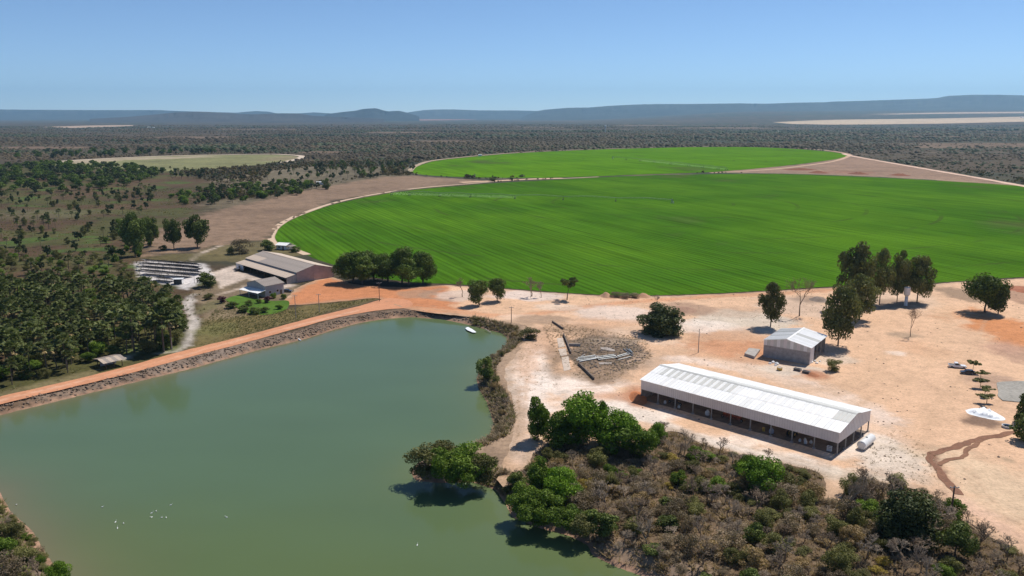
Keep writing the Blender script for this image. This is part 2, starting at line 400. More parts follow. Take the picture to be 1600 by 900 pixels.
zn = [('poly', PALE_STRIP, 0, 30, (.17, .135, .085), .8), ('poly', DRY, 0, 12, (.25, .165, .108), .95), ('poly', TRI, 0, 14, (.275, .175, .118), .95),
      ('poly', BACKSLOPE, 0, 5, (.165, .128, .05), .9), ('poly', THICKET, 0, 4, (.17, .115, .07), 1),
      ('poly', [(300, 455), (350, 425), (380, 432), (440, 440), (470, 447), (440, 478), (380, 495), (320, 500)], 0, 4, (.26, .19, .12), .7),
      ('poly', [(330, 425), (368, 414), (372, 424), (440, 442), (466, 446), (440, 452), (385, 436), (345, 450)], 0, 2, (.62, .50, .41), .95),
      ('poly', [(340, 460), (385, 446), (380, 452), (350, 458)], 0, 2, (.55, .43, .34), .8),
      ('poly', [(212, 408), (215, 432), (240, 440), (275, 446), (290, 452), (330, 430), (322, 412), (300, 410), (240, 408)], 0, 3.0, (.60, .55, .52), .95),
      ('poly', [(730, 494), (840, 505), (826, 540), (800, 580), (806, 640), (806, 700), (790, 770), (735, 760), (750, 690), (770, 640), (745, 590), (790, 530)], 0, 2, (.40, .275, .185), .9),
      ('ell', (400, 392, 85, 16), 0, 5, (.17, .135, .06), .8), ('poly', [(-70, 778), (0, 772), (60, 838), (112, 915), (112, 990), (-70, 990)], 0, 2, (.15, .125, .05), .9),
      ('line', [(300, 408), (308, 400), (320, 394), (345, 384)], 1.6, 2, (.55, .44, .36), .9),
      ('poly', [(289, 463), (307, 459), (301, 480), (313, 504), (304, 520), (297, 540), (278, 550), (294, 528), (296, 500), (286, 480)], 0, 2.6, (.50, .44, .39), .85),
      ('line', [(195, 560), (215, 550), (250, 552), (275, 548)], 1.5, 2.5, (.55, .48, .38), .8),
      ('ell', (330, 478, 16, 12), 0, 3, (.13, .12, .05), .7), ('ell', (300, 402, 60, 6), 0, 4, (.16, .13, .055), .7),
      ('ell', (225, 545, 50, 10), 0, 4, (.10, .13, .035), .8), ('ell', (340, 515, 30, 12), 0, 4, (.15, .145, .05), .6),
      ('ell', (40, 335, 120, 8), 0, 20, (.13, .11, .06), .6),
      ('line', [(640, 262), (560, 262), (480, 262), (400, 272), (330, 285)], 5, 8, (.24, .19, .13), .7),
      ('poly', [(-60, 640), (0, 612), (150, 578), (150, 588), (0, 622), (-60, 650)], 0, 3, (.20, .16, .08), .8),
      ('poly', [(1270, 268), (1300, 266), (1368, 268), (1370, 272), (1290, 271)], 0, 10, (.24, .10, .06), .4)]
idx = np.where(near)[0]; C[idx] = paint(PG[idx], C[idx], zn)
fa = np.where((RG > 1000) & (np.abs(np.arctan2(X, Y)) < .7))[0]; pxf, pyf = proj(np.column_stack([PG[fa], hfar(X[fa], Y[fa])]))
for cx, cy, rx, ry in [(300, 215, 70, 1.6), (620, 207, 50, 1.2), (1000, 196, 46, .9), (1130, 200, 60, 1.1), (100, 231, 90, 1.8), (1450, 214, 70, 1.3), (700, 221, 60, 1.2), (400, 202, 80, .9), (1250, 212, 40, 1.), (520, 238, 40, 1.2), (840, 199, 50, .8), (1480, 228, 150, 4)]:
    k = 1 - sstep((np.hypot((pxf - cx) / rx, (pyf - cy) / ry) + fbm(X[fa] / 260, Y[fa] / 400, 111, 4) * 1.6 - .8) / .4); C[fa] += (np.array([.19, .125, .08]) - C[fa]) * (k * .8)[:, None]
# the pond's bank and bed
bz = (dsh < 7) & (dsh > -30); rb_ = sstep((X + 30) / 20)[:, None]; cb = np.array([.21, .15, .11]) * (1 - rb_) + np.array([.30, .205, .135]) * rb_ + pm[:, None] * .14
cb = np.where((dsh < 1.2)[:, None], np.array([.33, .20, .13]), cb)
wb = (1 - sstep((dsh - 5) / 3)) * bz; C += (cb - C) * wb[:, None]
i, j = np.meshgrid(np.arange(nr - 1), np.arange(na), indexing='ij'); j2 = (j + 1) % na
FQ = np.stack([i * na + j, i * na + j2, (i + 1) * na + j2, (i + 1) * na + j], -1).reshape(-1, 4)[:, ::-1]
me = mesh_np('ground', np.stack([X, Y, Z], 1), FQ, True); set_col(me, np.clip(C, .01, .9))
cap = np.arange(na)
ground = tag(link('ground', me, None, M['ground']), 'flat farmland plain of scrub, meadow and dry pasture running to the hills', kind='structure')

# ------------------------------------------------------------------ sheets laid on the ground
def cdt(poly, step, grow=None, jit=.35, spacing=None):
    """triangulated sheet inside an outline, inner points on a jittered grid (spacing may depend on the distance)"""
    lo, hi = poly.min(0), poly.max(0)
    gx, gy = np.meshgrid(np.arange(lo[0], hi[0], step), np.arange(lo[1], hi[1], step))
    pts = np.stack([gx.ravel(), gy.ravel()], 1) + (rng.random((gx.size, 2)) - .5) * step * jit * 2
    pts = pts[sdist(pts, poly) < -step * .45]
    v = [Vector(p) for p in poly] + [Vector(p) for p in pts]
    o = geometry.delaunay_2d_cdt(v, [], [list(range(len(poly)))], 1, 1e-4)
    V = np.array([(p.x, p.y) for p in o[0]]); T = np.array([f for f in o[2] if len(f) == 3])
    a, b, c = V[T[:, 0]], V[T[:, 1]], V[T[:, 2]]
    fl = ((b - a)[:, 0] * (c - a)[:, 1] - (b - a)[:, 1] * (c - a)[:, 0]) < 0; T[fl] = T[fl][:, ::-1]
    return V, T
def sheet(name, poly, step, z, mat, base, zones=(), relief=0, label=None, jamp=None, blend=None):
    q = jitter_poly(poly, step * 1.2, jamp if jamp is not None else step * .6, sum(name.encode()) % 97)
    V, T = cdt(q, step)
    zz = np.full(len(V), z) + hfar(V[:, 0], V[:, 1])
    if relief:
        inn = sstep(-sdist(V, q) / 3 - .2); zz = zz + inn * relief * (fbm(V[:, 0] / 9, V[:, 1] / 9, 61, 3) + .4 * fbm(V[:, 0] / 2.5, V[:, 1] / 2.5, 62, 2))
    C = paint(V, base, zones)
    if blend is not None:
        d = -sdist(V, q); k = (1 - sstep((d + fbm(V[:, 0] / 5, V[:, 1] / 5, 63, 4) * 6) / 4.5))[:, None]; C += (np.array(blend) - C) * k * .6
    me = mesh_np(name, np.column_stack([V, zz]), T, True); set_col(me, np.clip(C, .01, .9))
    return tag(link(name, me, None, mat), label, kind='structure')

TAN = (.645, .412, .262); WHITE = (.80, .685, .59); ORANGE = (.55, .29, .155); REDS = (.46, .175, .075); BROWN = (.235, .16, .095); PINK = (.66, .46, .325)
yz = [('poly', [(430, 485), (470, 447), (515, 433), (560, 443), (700, 446), (720, 485), (600, 492)], 0, 5, (.50, .20, .088), .97),
      ('line', [(590, 475), (700, 487), (800, 494), (850, 488), (930, 478), (1000, 471), (1100, 464), (1250, 456), (1330, 450)], 3.2, 4, (.56, .285, .155), .9),
      ('line', [(800, 496), (900, 505), (980, 520), (1060, 540), (1130, 562), (1250, 600), (1330, 640), (1400, 690)], 5, 6, PINK, .9),
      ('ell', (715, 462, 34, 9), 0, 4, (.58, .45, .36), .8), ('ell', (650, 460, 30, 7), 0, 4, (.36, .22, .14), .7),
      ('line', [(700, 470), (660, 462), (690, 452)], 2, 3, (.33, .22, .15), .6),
      ('ell', (830, 462, 50, 7), 0, 5, (.66, .53, .45), .9), ('ell', (960, 490, 60, 13), 0, 8, (.66, .53, .44), .8), ('ell', (1160, 503, 80, 20), 0, 8, (.56, .48, .385), .85),
      ('ell', (1130, 487, 60, 8), 0, 6, (.40, .27, .185), .5), ('ell', (1070, 483, 50, 11), 0, 5, (.34, .22, .15), .75), ('ell', (970, 462, 36, 5), 0, 3, (.42, .215, .125), .9),
      ('ell', (1140, 530, 70, 18), 0, 9, (.52, .30, .18), .8), ('ell', (1190, 560, 60, 10), 0, 6, (.48, .26, .15), .7),
      ('ell', (830, 600, 40, 60), 0, 9, WHITE, .85), ('ell', (900, 600, 80, 16), 0, 7, WHITE, .8), ('ell', (815, 680, 20, 55), 0, 5, (.58, .42, .32), .7), ('ell', (960, 640, 40, 20), 0, 6, WHITE, .9),
      ('ell', (1350, 700, 60, 26), 0, 6, WHITE, .85), ('ell', (1010, 650, 60, 10), 0, 4, WHITE, .8), ('ell', (1130, 690, 80, 12), 0, 4, WHITE, .6), ('ell', (870, 480, 40, 6), 0, 4, (.66, .53, .42), .6), ('ell', (1080, 510, 60, 10), 0, 6, WHITE, .6), ('ell', (820, 560, 16, 30), 0, 5, (.60, .38, .25), .7), ('ell', (866, 560, 11, 32), 0, 4, (.27, .175, .11), .9), ('ell', (845, 530, 22, 16), 0, 6, (.50, .31, .20), .7), ('ell', (850, 500, 45, 7), 0, 4, (.30, .20, .13), .8), ('ell', (905, 515, 50, 9), 0, 5, (.32, .21, .135), .75),
      ('poly', [(884, 532), (925, 524), (990, 530), (1022, 552), (1010, 572), (950, 596), (918, 592), (896, 566)], 0, 5, (.17, .125, .09), .92), ('ell', (960, 535, 40, 6), 0, 4, (.40, .30, .22), .6), ('line', [(880, 524), (893, 556), (905, 572), (930, 597)], 1.2, 2, (.11, .08, .06), .9), ('ell', (960, 582, 40, 5), 0, 4, (.42, .29, .20), .7), ('ell', (930, 585, 60, 14), 0, 6, (.30, .20, .13), .7), ('ell', (1020, 565, 30, 16), 0, 7, (.52, .36, .25), .7), ('ell', (985, 515, 40, 10), 0, 6, (.48, .34, .24), .5),  # dark line along the low walls: their shade painted on the soil
      ('ell', (994, 618, 22, 16), 0, 3, (.43, .205, .115), .95), ('ell', (960, 620, 30, 6), 0, 4, (.50, .27, .165), .7),
      ('line', [(985, 645), (1080, 680), (1200, 712), (1300, 735)], 3.0, 4, (.68, .57, .475), .95),
      ('line', [(1040, 668), (1130, 690), (1230, 715), (1300, 732)], .5, 1.2, (.45, .33, .23), .6),
      ('line', [(1060, 560), (1180, 580), (1300, 615), (1390, 655)], 4, 5, (.70, .545, .44), .9),
      ('ell', (1390, 720, 70, 36), 0, 7, (.63, .52, .42), .9), ('ell', (1330, 745, 40, 12), 0, 5, (.66, .54, .42), .8), ('ell', (1440, 690, 18, 30), 0, 6, (.47, .33, .23), .5),
      ('ell', (1230, 578, 50, 9), 0, 4, (.58, .49, .40), .8), ('ell', (1270, 585, 18, 7), 0, 3, (.42, .185, .10), .85), ('ell', (1290, 560, 40, 10), 0, 4, (.60, .48, .37), .7),
      ('ell', (1585, 520, 56, 34), 0, 12, (.53, .215, .085), .95), ('ell', (1150, 545, 90, 12), 0, 7, (.52, .25, .13), .8), ('ell', (1060, 455, 60, 5), 0, 6, (.54, .27, .15), .7), ('ell', (1440, 545, 40, 12), 0, 9, (.58, .33, .19), .5), ('ell', (940, 505, 60, 8), 0, 7, (.58, .34, .20), .6), ('ell', (1600, 555, 40, 18), 0, 8, (.36, .215, .15), .75), ('ell', (1545, 595, 40, 12), 0, 8, (.38, .25, .18), .7), ('ell', (1560, 545, 30, 10), 0, 8, (.48, .28, .19), .6),
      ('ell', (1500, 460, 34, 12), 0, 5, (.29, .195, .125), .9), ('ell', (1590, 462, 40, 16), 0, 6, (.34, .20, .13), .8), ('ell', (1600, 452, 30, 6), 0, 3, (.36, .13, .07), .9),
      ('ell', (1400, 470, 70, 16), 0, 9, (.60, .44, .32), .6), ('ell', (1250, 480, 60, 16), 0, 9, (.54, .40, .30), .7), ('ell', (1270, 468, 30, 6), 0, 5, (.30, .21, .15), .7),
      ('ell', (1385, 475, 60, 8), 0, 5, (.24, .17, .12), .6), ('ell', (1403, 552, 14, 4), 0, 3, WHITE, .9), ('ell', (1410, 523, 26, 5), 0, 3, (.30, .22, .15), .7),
      ('ell', (1535, 660, 30, 11), 0, 3, (.20, .125, .085), .95),
      ('ell', (1560, 770, 90, 70), 0, 14, (.60, .45, .30), .7), ('line', [(1490, 780), (1540, 810), (1620, 850), (1700, 890)], 4, 6, (.62, .40, .29), .7),
      ('poly', [(1450, 709), (1462, 706), (1478, 735), (1492, 758), (1480, 765), (1462, 738)], 0, 1, (.25, .14, .09), .95), ('ell', (1484, 780, 10, 22), 0, 3, (.42, .25, .165), .8), ('ell', (1574, 718, 9, 5), 0, 1.5, (.40, .28, .18), .8),
      ('ell', (1450, 750, 30, 20), 0, 6, (.54, .385, .27), .6)]
for q in ([(1330, 640), (1400, 600), (1450, 575), (1520, 560)], [(1350, 610), (1380, 560), (1370, 530), (1340, 510)], [(1440, 690), (1470, 620), (1500, 590), (1540, 500)],
          [(830, 520), (815, 560), (812, 620), (806, 700)],
          [(838, 522), (824, 560), (822, 620), (815, 700)], [(1040, 545), (1080, 560), (1100, 600)], [(1020, 600), (1000, 570), (1040, 545)], [(1050, 470), (1150, 463), (1290, 455), (1400, 452)], [(1500, 830), (1540, 842), (1640, 880)], [(1490, 812), (1560, 846), (1640, 886)],
          [(700, 489), (800, 497), (920, 512), (1010, 532)], [(640, 478), (720, 487), (820, 489), (930, 481)], [(640, 474), (720, 483), (820, 485), (930, 477)],
          [(1520, 740), (1560, 790), (1640, 830)], [(1508, 742), (1550, 795), (1636, 838)], [(900, 604), (960, 598), (1010, 570)], [(895, 609), (962, 603), (1016, 573)]):
    yz.append(('line', q, .40, .9, (.47, .30, .19), .5))
for q in ([(1330, 640), (1420, 590), (1480, 520), (1470, 460)], [(1440, 700), (1480, 610), (1530, 520)], [(1250, 610), (1340, 600), (1400, 550)], [(1060, 545), (1160, 575), (1300, 615)]):
    yz.append(('line', q, 3.0, 5, (.58, .375, .235), .5))
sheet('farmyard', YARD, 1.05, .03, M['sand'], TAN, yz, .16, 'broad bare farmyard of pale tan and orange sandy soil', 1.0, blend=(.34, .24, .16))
sheet('dirt_road', ROAD, 1.4, .035, M['road'], (.55, .255, .14), [('line', [(-100, 656), (0, 626), (200, 578), (400, 525), (560, 485)], .5, 1.2, (.63, .37, .245), .8)], .05, 'straight orange dirt road along the top of the dam', .45)

YQ = YARD
def yard_z(V):
    d = -sdist(V, YARD); return .03 + sstep(d / 3 - .2) * .16 * (fbm(V[:, 0] / 9, V[:, 1] / 9, 61, 3) + .4 * fbm(V[:, 0] / 2.5, V[:, 1] / 2.5, 62, 2))
def ribbon(name, px, hw, z, mat, col, label, edge=(.36, .26, .18), step=6, pts=None):
    L = smooth_line(GG(px) if pts is None else pts, step); t = np.gradient(L, axis=0); n = np.stack([t[:, 1], -t[:, 0]], 1); n /= np.linalg.norm(n, axis=1)[:, None]
    k = len(L); w = hw * (1 + .35 * fbm(L[:, 0] / 15, L[:, 1] / 15, 5, 3) * 2); V = []; C = []
    for s, c in ((-1, edge), (-.72, col), (0, col), (.72, col), (1, edge)):
        V.append(np.column_stack([L + n * (w * s)[:, None], z + hfar(L[:, 0], L[:, 1])])); C.append(np.tile(c, (k, 1)))
    V = np.vstack(V); a, b = np.meshgrid(np.arange(4), np.arange(k - 1), indexing='ij')
    me = mesh_np(name, V, np.stack([a * k + b, a * k + b + 1, (a + 1) * k + b + 1, (a + 1) * k + b], -1).reshape(-1, 4)); set_col(me, np.vstack(C))
    PATHS.append((L, hw)); return tag(link(name, me, None, mat), label, kind='structure')
ribbon('dirt_track', [(480, 398), (462, 391), (436, 383), (424, 374), (428, 360), (446, 345.5), (480, 331), (530, 315), (600, 301.2), (660, 293.3), (740, 286.5), (800, 281.5), (885, 278.6), (935, 276.3)], 2.6, .06, M['road'], (.58, .43, .30), 'pale dirt track curving round the near green field')
ribbon('dirt_track', [(1110, 270), (1180, 266.5), (1240, 261), (1300, 252.5), (1326, 244), (1322, 240), (1290, 235), (1240, 231), (1200, 227.5)], 4.5, .08, M['road'], (.52, .34, .23), 'orange dirt track round the end of the far green field', step=20)
ribbon('dirt_track', [(1318, 240), (1330, 243.5), (1400, 256), (1470, 268), (1540, 280), (1600, 291), (1700, 309)], 5.5, .1, M['road'], (.64, .44, .33), 'straight pale dirt road between dry ground and scrub on the right', step=20)
ribbon('dirt_track', [(1130, 269.5), (1240, 271.3), (1350, 275), (1450, 280), (1600, 289.3), (1800, 306)], 1.8, .09, M['road'], (.45, .37, .22), 'thin grassy track along the back of the near green field', step=20)
ribbon('dirt_track', [(640, 268), (652, 258), (690, 249), (800, 239), (900, 234), (1000, 230.8), (1100, 228.6), (1200, 228.6), (1270, 233)], 4.5, .08, M['road'], (.42, .32, .22), 'dull dirt track behind the far green field', step=25)
ribbon('dirt_track', [(60, 254), (150, 248.5), (250, 244), (360, 241.5), (430, 241), (470, 243.5), (466, 248), (440, 254)], 7, .12, M['road'], (.55, .45, .35), 'pale track round the faded olive field on the left', step=25)
ribbon('dirt_track', [(720, 285), (790, 281.8), (830, 279.8), (880, 278.5)], 7, .07, M['road'], (.60, .40, .27), 'wide orange track between the two green fields', step=15)

def yard_strip(name, px, hw, col, label, lift=.05, wob=.5, edge=None, ragged=.5):
    L = smooth_line(GG(px), .7); L = L + np.column_stack([fbm(L[:, 0] / 4, L[:, 1] / 4, 7, 3), fbm(L[:, 0] / 4, L[:, 1] / 4, 8, 3)]) * wob * 2
    t = np.gradient(L, axis=0); n = np.stack([t[:, 1], -t[:, 0]], 1); n /= np.maximum(np.linalg.norm(n, axis=1), 1e-6)[:, None]; k = len(L); V = []; C = []; z0 = yard_z(L)
    for si, (s_, c) in enumerate(((-1, edge or col), (-.5, col), (0, col), (.5, col), (1, edge or col))):
        w = hw * s_ * (1 + ragged * 2 * fbm(L[:, 0] / 2.2 + si, L[:, 1] / 2.2, 12 + si, 3)); p = L + n * w[:, None]
        V.append(np.column_stack([p, np.maximum(yard_z(p), z0 - .02) + lift])); C.append(np.tile(c, (k, 1)))
    V = np.vstack(V); a, b = np.meshgrid(np.arange(4), np.arange(k - 1), indexing='ij')
    me = mesh_np(name, V, np.stack([a * k + b, a * k + b + 1, (a + 1) * k + b + 1, (a + 1) * k + b], -1).reshape(-1, 4), True); set_col(me, np.vstack(C)); return tag(link(name, me, None, M['sand']), label, kind='structure')
yard_strip('wet_channel', [(1588, 675), (1545, 683), (1515, 690), (1495, 698), (1465, 705.5), (1453, 713), (1464, 733), (1483, 757), (1500, 774)], .95, (.235, .12, .075), 'dark wet channel of water running across the yard from the tarpaulin', .07, .8)
yard_strip('wet_channel', [(1532, 687), (1513, 702), (1501, 714), (1478, 719), (1467, 727)], .6, (.245, .13, .08), 'second narrow wet channel looping beside the first', .09, .8)
def cropmat(name, c0, c1, piv):
    m, t, p, N, L = newmat(name); pos = N('ShaderNodeNewGeometry').outputs['Position']
    mp = N('ShaderNodeMapping'); mp.vector_type = 'TEXTURE'; L(pos, mp.inputs[0]); mp.inputs['Rotation'].default_value = (0, 0, R(25)); mp.inputs['Scale'].default_value = (1, 34, 1)
    n1 = noise_node(t, .30, 2, mp.outputs[0], .6)
    mp2 = N('ShaderNodeMapping'); mp2.vector_type = 'TEXTURE'; L(pos, mp2.inputs[0]); mp2.inputs['Rotation'].default_value = (0, 0, R(24)); mp2.inputs['Scale'].default_value = (1, 9, 1)
    n2 = noise_node(t, .05, 4, mp2.outputs[0], .6); n3 = noise_node(t, .006, 4, pos, .6); n4 = noise_node(t, .9, 3, pos, .7)
    r0 = ramp(t, n1.outputs[0], [(.3, .70), (.5, 1.), (.7, 1.18)])
    wvt = N('ShaderNodeTexWave'); wvt.wave_type = 'BANDS'; wvt.bands_direction = 'X'; wvt.inputs['Scale'].default_value = .075; wvt.inputs['Distortion'].default_value = 2.2; wvt.inputs['Detail'].default_value = 3; wvt.inputs['Detail Scale'].default_value = .6
    L(mp.outputs[0], wvt.inputs['Vector']); rw = ramp(t, wvt.outputs['Color'], [(.1, .80), (.6, 1.06)]); r = N('ShaderNodeMix'); r.data_type = 'RGBA'; r.blend_type = 'MULTIPLY'; r.inputs[0].default_value = .8; L(r0.outputs[0], r.inputs[6]); L(rw.outputs[0], r.inputs[7]); r2 = ramp(t, n2.outputs[0], [(.3, .84), (.52, 1.), (.72, 1.10)])
    r3 = ramp(t, n3.outputs[0], [(.30, (.085, .125, .03)), (.40, c0), (.62, c1)]); r4 = ramp(t, n4.outputs[0], [(.25, .78), (.75, 1.18)])
    o = mul(t, mul(t, mul(t, r3.outputs[0], r.outputs[2]), r2.outputs[0]), r4.outputs[0])
    # wheel tracks of the pivot: rings round its foot
    sub = N('ShaderNodeVectorMath'); sub.operation = 'DISTANCE'; L(pos, sub.inputs[0]); sub.inputs[1].default_value = (piv[0], piv[1], 0)
    wv = N('ShaderNodeMath'); wv.operation = 'PINGPONG'; L(sub.outputs['Value'], wv.inputs[0]); wv.inputs[1].default_value = 28
    r5 = ramp(t, wv.outputs[0], [(0, (1, 1, 1)), (1, (1, 1, 1))]); lt = N('ShaderNodeMath'); lt.operation = 'LESS_THAN'; L(wv.outputs[0], lt.inputs[0]); lt.inputs[1].default_value = 1.7
    n6 = noise_node(t, .02, 3, pos); r6 = ramp(t, n6.outputs[0], [(.46, 0.), (.60, .6)]); mt = N('ShaderNodeMath'); mt.operation = 'MULTIPLY'; L(lt.outputs[0], mt.inputs[0]); L(r6.outputs[0], mt.inputs[1])
    at = N('ShaderNodeAttribute'); at.attribute_name = 'Col'
    br = N('ShaderNodeMix'); br.data_type = 'RGBA'; L(mt.outputs[0], br.inputs[0]); L(o, br.inputs[6]); br.inputs[7].default_value = (.055, .085, .02, 1)
    o = mul(t, br.outputs[2], at.outputs['Color'])
    L(o, p.inputs['Base Color']); p.inputs['Roughness'].default_value = .9; p.inputs['Specular IOR Level'].default_value = 0
    b = N('ShaderNodeBump'); b.inputs['Strength'].default_value = .6; b.inputs['Distance'].default_value = .5; L(n1.outputs[0], b.inputs['Height']); L(b.outputs[0], p.inputs['Normal'])
    return m
PIV = G(1050, 317); PIV2 = G(957, 248)
cz = [('line', [(935, 434), (975, 434.4), (1014, 435)], .9, 1.2, (4.5, 2.2, 5.), .8), ('line', [(980, 409), (1010, 409)], .7, 1.2, (4, 2, 4.), .6), ('line', [(1080, 433), (1110, 434)], .7, 1.5, (2.5, 1.5, 2.), .5), ('line', [(895, 384), (925, 385)], .8, 2, (2.2, 1.3, 2.), .5),
      ('line', [(1275, 429), (1290, 429.5)], .8, 2, (3, 1.7, 3.), .5), ('ell', (470, 350, 30, 8), 0, 12, (1.5, 1.2, 1.), .6), ('line', [(760, 330), (756, 326)], 1, 2, (2.2, 1.2, 2), .5), ('line', [(655, 340), (664, 330)], 1, 2, (2., 1.1, 2), .5),
      ('line', [(1300, 272), (1380, 290), (1300, 322), (1200, 332)], 2, 14, (1.2, 1.15, 1.), .5)]
sheet('crop_field', CROP, 7, .05, cropmat('crop', (.054, .142, .010), (.088, .196, .012), PIV), (1, 1, 1), cz, 0, 'large bright green irrigated crop field, the nearer of two', 1.0)
sheet('crop_field', CROP2, 16, .05, cropmat('crop_far', (.086, .205, .009), (.112, .245, .010), PIV2), (1, 1, 1), (), 0, 'far bright green irrigated crop field below the scrubland', 4.0)
sheet('olive_field', OLIVE, 22, .08, M['ground'], (.20, .195, .085), [('poly', [(60, 253), (150, 248), (330, 243), (330, 246), (200, 250), (120, 256)], 0, 30, (.36, .29, .20), .9), ('ell', (440, 248, 30, 4), 0, 20, (.26, .21, .12), .8)], 0, 'faded olive fallow field in the left distance', 5)
sheet('stubble_field', STUBBLE, 260, .8, M['ground'], (.52, .39, .26), (), 0, 'wide pale straw stubble field far off on the right', 60)
sheet('stubble_field', STUBBLE2, 300, .8, M['ground'], (.48, .36, .26), (), 0, 'thin pale stubble strip in front of the far plateau', 60)
sheet('bare_field', REDSOIL, 300, .6, M['ground'], (.30, .14, .09), (), 0, 'distant bare red soil field below the pointed hill', 90)
sheet('bare_field', PALESOIL, 120, .5, M['ground'], (.40, .29, .21), (), 0, 'small pale bare field far off on the left', 40)
sheet('lawn', LAWN, 1.2, .05, M['ground'], (.085, .165, .018), (), .05, 'bright green lawn in the walled garden of the small house', .3)
sheet('gravel_pad', GG([(1556, 598), (1600, 596), (1660, 600), (1655, 628), (1580, 628), (1562, 622)]), 1.2, .17, M['sand'], (.34, .315, .275), (), 0, 'grey gravel pad beside the young trees at the right edge', .5)

# water
def watermat():
    m, t, p, N, L = newmat('water'); a = N('ShaderNodeAttribute'); a.attribute_name = 'Col'; L(a.outputs['Color'], p.inputs['Base Color'])
    p.inputs['Roughness'].default_value = .12; p.inputs['IOR'].default_value = 1.33; p.inputs['Specular IOR Level'].default_value = .30
    pos = N('ShaderNodeNewGeometry').outputs['Position']; b = N('ShaderNodeBump'); b.inputs['Strength'].default_value = .10; b.inputs['Distance'].default_value = .1
    L(noise_node(t, .9, 4, pos, .6).outputs[0], b.inputs['Height']); L(b.outputs[0], p.inputs['Normal']); return m
lo, hi = SHORE.min(0), SHORE.max(0)
q = np.array([(-190, 60), (95, 60), (110, 160), (75, 260), (40, 345), (-60, 350), (-200, 240)], float)
V, T = cdt(jitter_poly(q, 4, 0), 3.)
d = -sdist(V, SHORE); sh = np.exp(-np.maximum(d, 0) / 7.0)[:, None]
sky_tint = np.array([.084, .132, .068]); mid = np.array([.094, .130, .046])  # bluer far, olive near: sky reflection put into the water colour
k = sstep((175 - V[:, 1]) / 60 + fbm(V[:, 0] / 40, V[:, 1] / 40, 71, 3) * .6)[:, None]
Cw = sky_tint * (1 - k) + mid * k; mud = np.where(((V[:, 0] < -60))[:, None], np.array([.17, .14, .08]), np.array([.125, .15, .06])); Cw = Cw * (1 - sh * .7) + mud * sh * .7
Cw *= 1 + .12 * fbm(V[:, 0] / 30, V[:, 1] / 12, 72, 4)[:, None]
me = mesh_np('reservoir', np.column_stack([V, np.full(len(V), WZ)]), T, True); set_col(me, Cw)
tag(link('reservoir', me, None, watermat()), 'still murky green water filling the farm reservoir', kind='structure')

# ------------------------------------------------------------------ hills and plateaus
def ridge(name, prof, D, depth, col, label, foot=.9, s=0):
    prof = np.array(prof, float); xs = np.arange(prof[0, 0], prof[-1, 0] + .1, 2.5); ys = np.interp(xs, prof[:, 0], prof[:, 1])
    top = np.array([ray(a, b) / ray(a, b)[1] * D for a, b in zip(xs, ys)]); zt = np.maximum(H + top[:, 2], 1.)
    base = hfar(top[:, 0], top[:, 1])
    n = len(xs); V = []
    prof_t = [(-1.0, -.06), (-.75, .10), (-.52, .26), (-.36, .45), (-.22, .68), (-.13, .88), (-.06, .975), (0, 1.), (.4, .98), (.8, .6), (1.1, -.05)]
    for a, hf in prof_t:
        er = fbm(np.arange(n) / 3.1, np.full(n, a * 6 + s), 81 + s, 4) * (2.0 if -.9 < a < -.2 else .0)
        y = D + depth * (a + er * .16); sc = y / D
        V.append(np.column_stack([top[:, 0] * sc, y, base * .8 + (zt - base * .8) * np.clip(hf + er * .13, -.1, 1.0)]))
    V = np.vstack(V); k = len(prof_t); a, b = np.meshgrid(np.arange(k - 1), np.arange(n - 1), indexing='ij')
    me = mesh_np(name, V, np.stack([a * n + b, a * n + b + 1, (a + 1) * n + b + 1, (a + 1) * n + b], -1).reshape(-1, 4), True)
    set_col(me, np.tile(col, (len(V), 1))); return tag(link(name, me, None, M['hill']), label, kind='structure')
HC = (.045, .046, .036)
ridge('plateau', [(815, 184), (825, 179), (840, 173.5), (850, 171.5), (885, 168.5), (920, 168), (950, 165.5), (987, 163.5), (1025, 162.5), (1075, 162.5), (1150, 161.5), (1200, 162), (1240, 160.5), (1292, 159.6), (1300, 158.8), (1350, 157.5), (1450, 154), (1465, 153), (1482, 149.7), (1520, 148), (1560, 148), (1600, 149), (1750, 150), (1900, 158)], 19500, 5000, HC, 'long flat topped plateau along the right horizon', s=1)
ridge('hill', [(505, 182), (512, 178), (535, 175), (555, 173), (567, 170.3), (576, 169.6), (585, 169), (591, 169.8), (597, 172), (607, 174), (615, 173.4), (622, 173), (630, 174.5), (640, 177), (655, 182)], 15500, 2600, (.03, .033, .03), 'pointed dark hill rising left of centre on the horizon', s=3)
ridge('plateau', [(625, 182), (637, 175.5), (662, 172), (687, 171), (712, 171), (750, 172.5), (800, 172.5), (830, 173), (860, 174), (900, 182)], 23000, 4000, HC, 'low flat plateau in the middle of the horizon', s=5)
ridge('plateau', [(-160, 170), (0, 171), (50, 171.5), (150, 172), (250, 172), (265, 173), (330, 175), (370, 176), (385, 174.4), (400, 173.5), (420, 174.5), (432, 177), (470, 177), (490, 175.5), (515, 177), (540, 182)], 21000, 4500, HC, 'long blue plateau along the left horizon', s=7)
ridge('hill', [(140, 186), (200, 182.5), (250, 178), (275, 175.4), (312, 174.4), (350, 176), (375, 178), (400, 178.5), (420, 177.6), (445, 177), (470, 177.7), (490, 181), (540, 183), (600, 186)], 12500, 3000, (.055, .045, .035), 'low rounded brown hill in front of the left plateau', s=9)

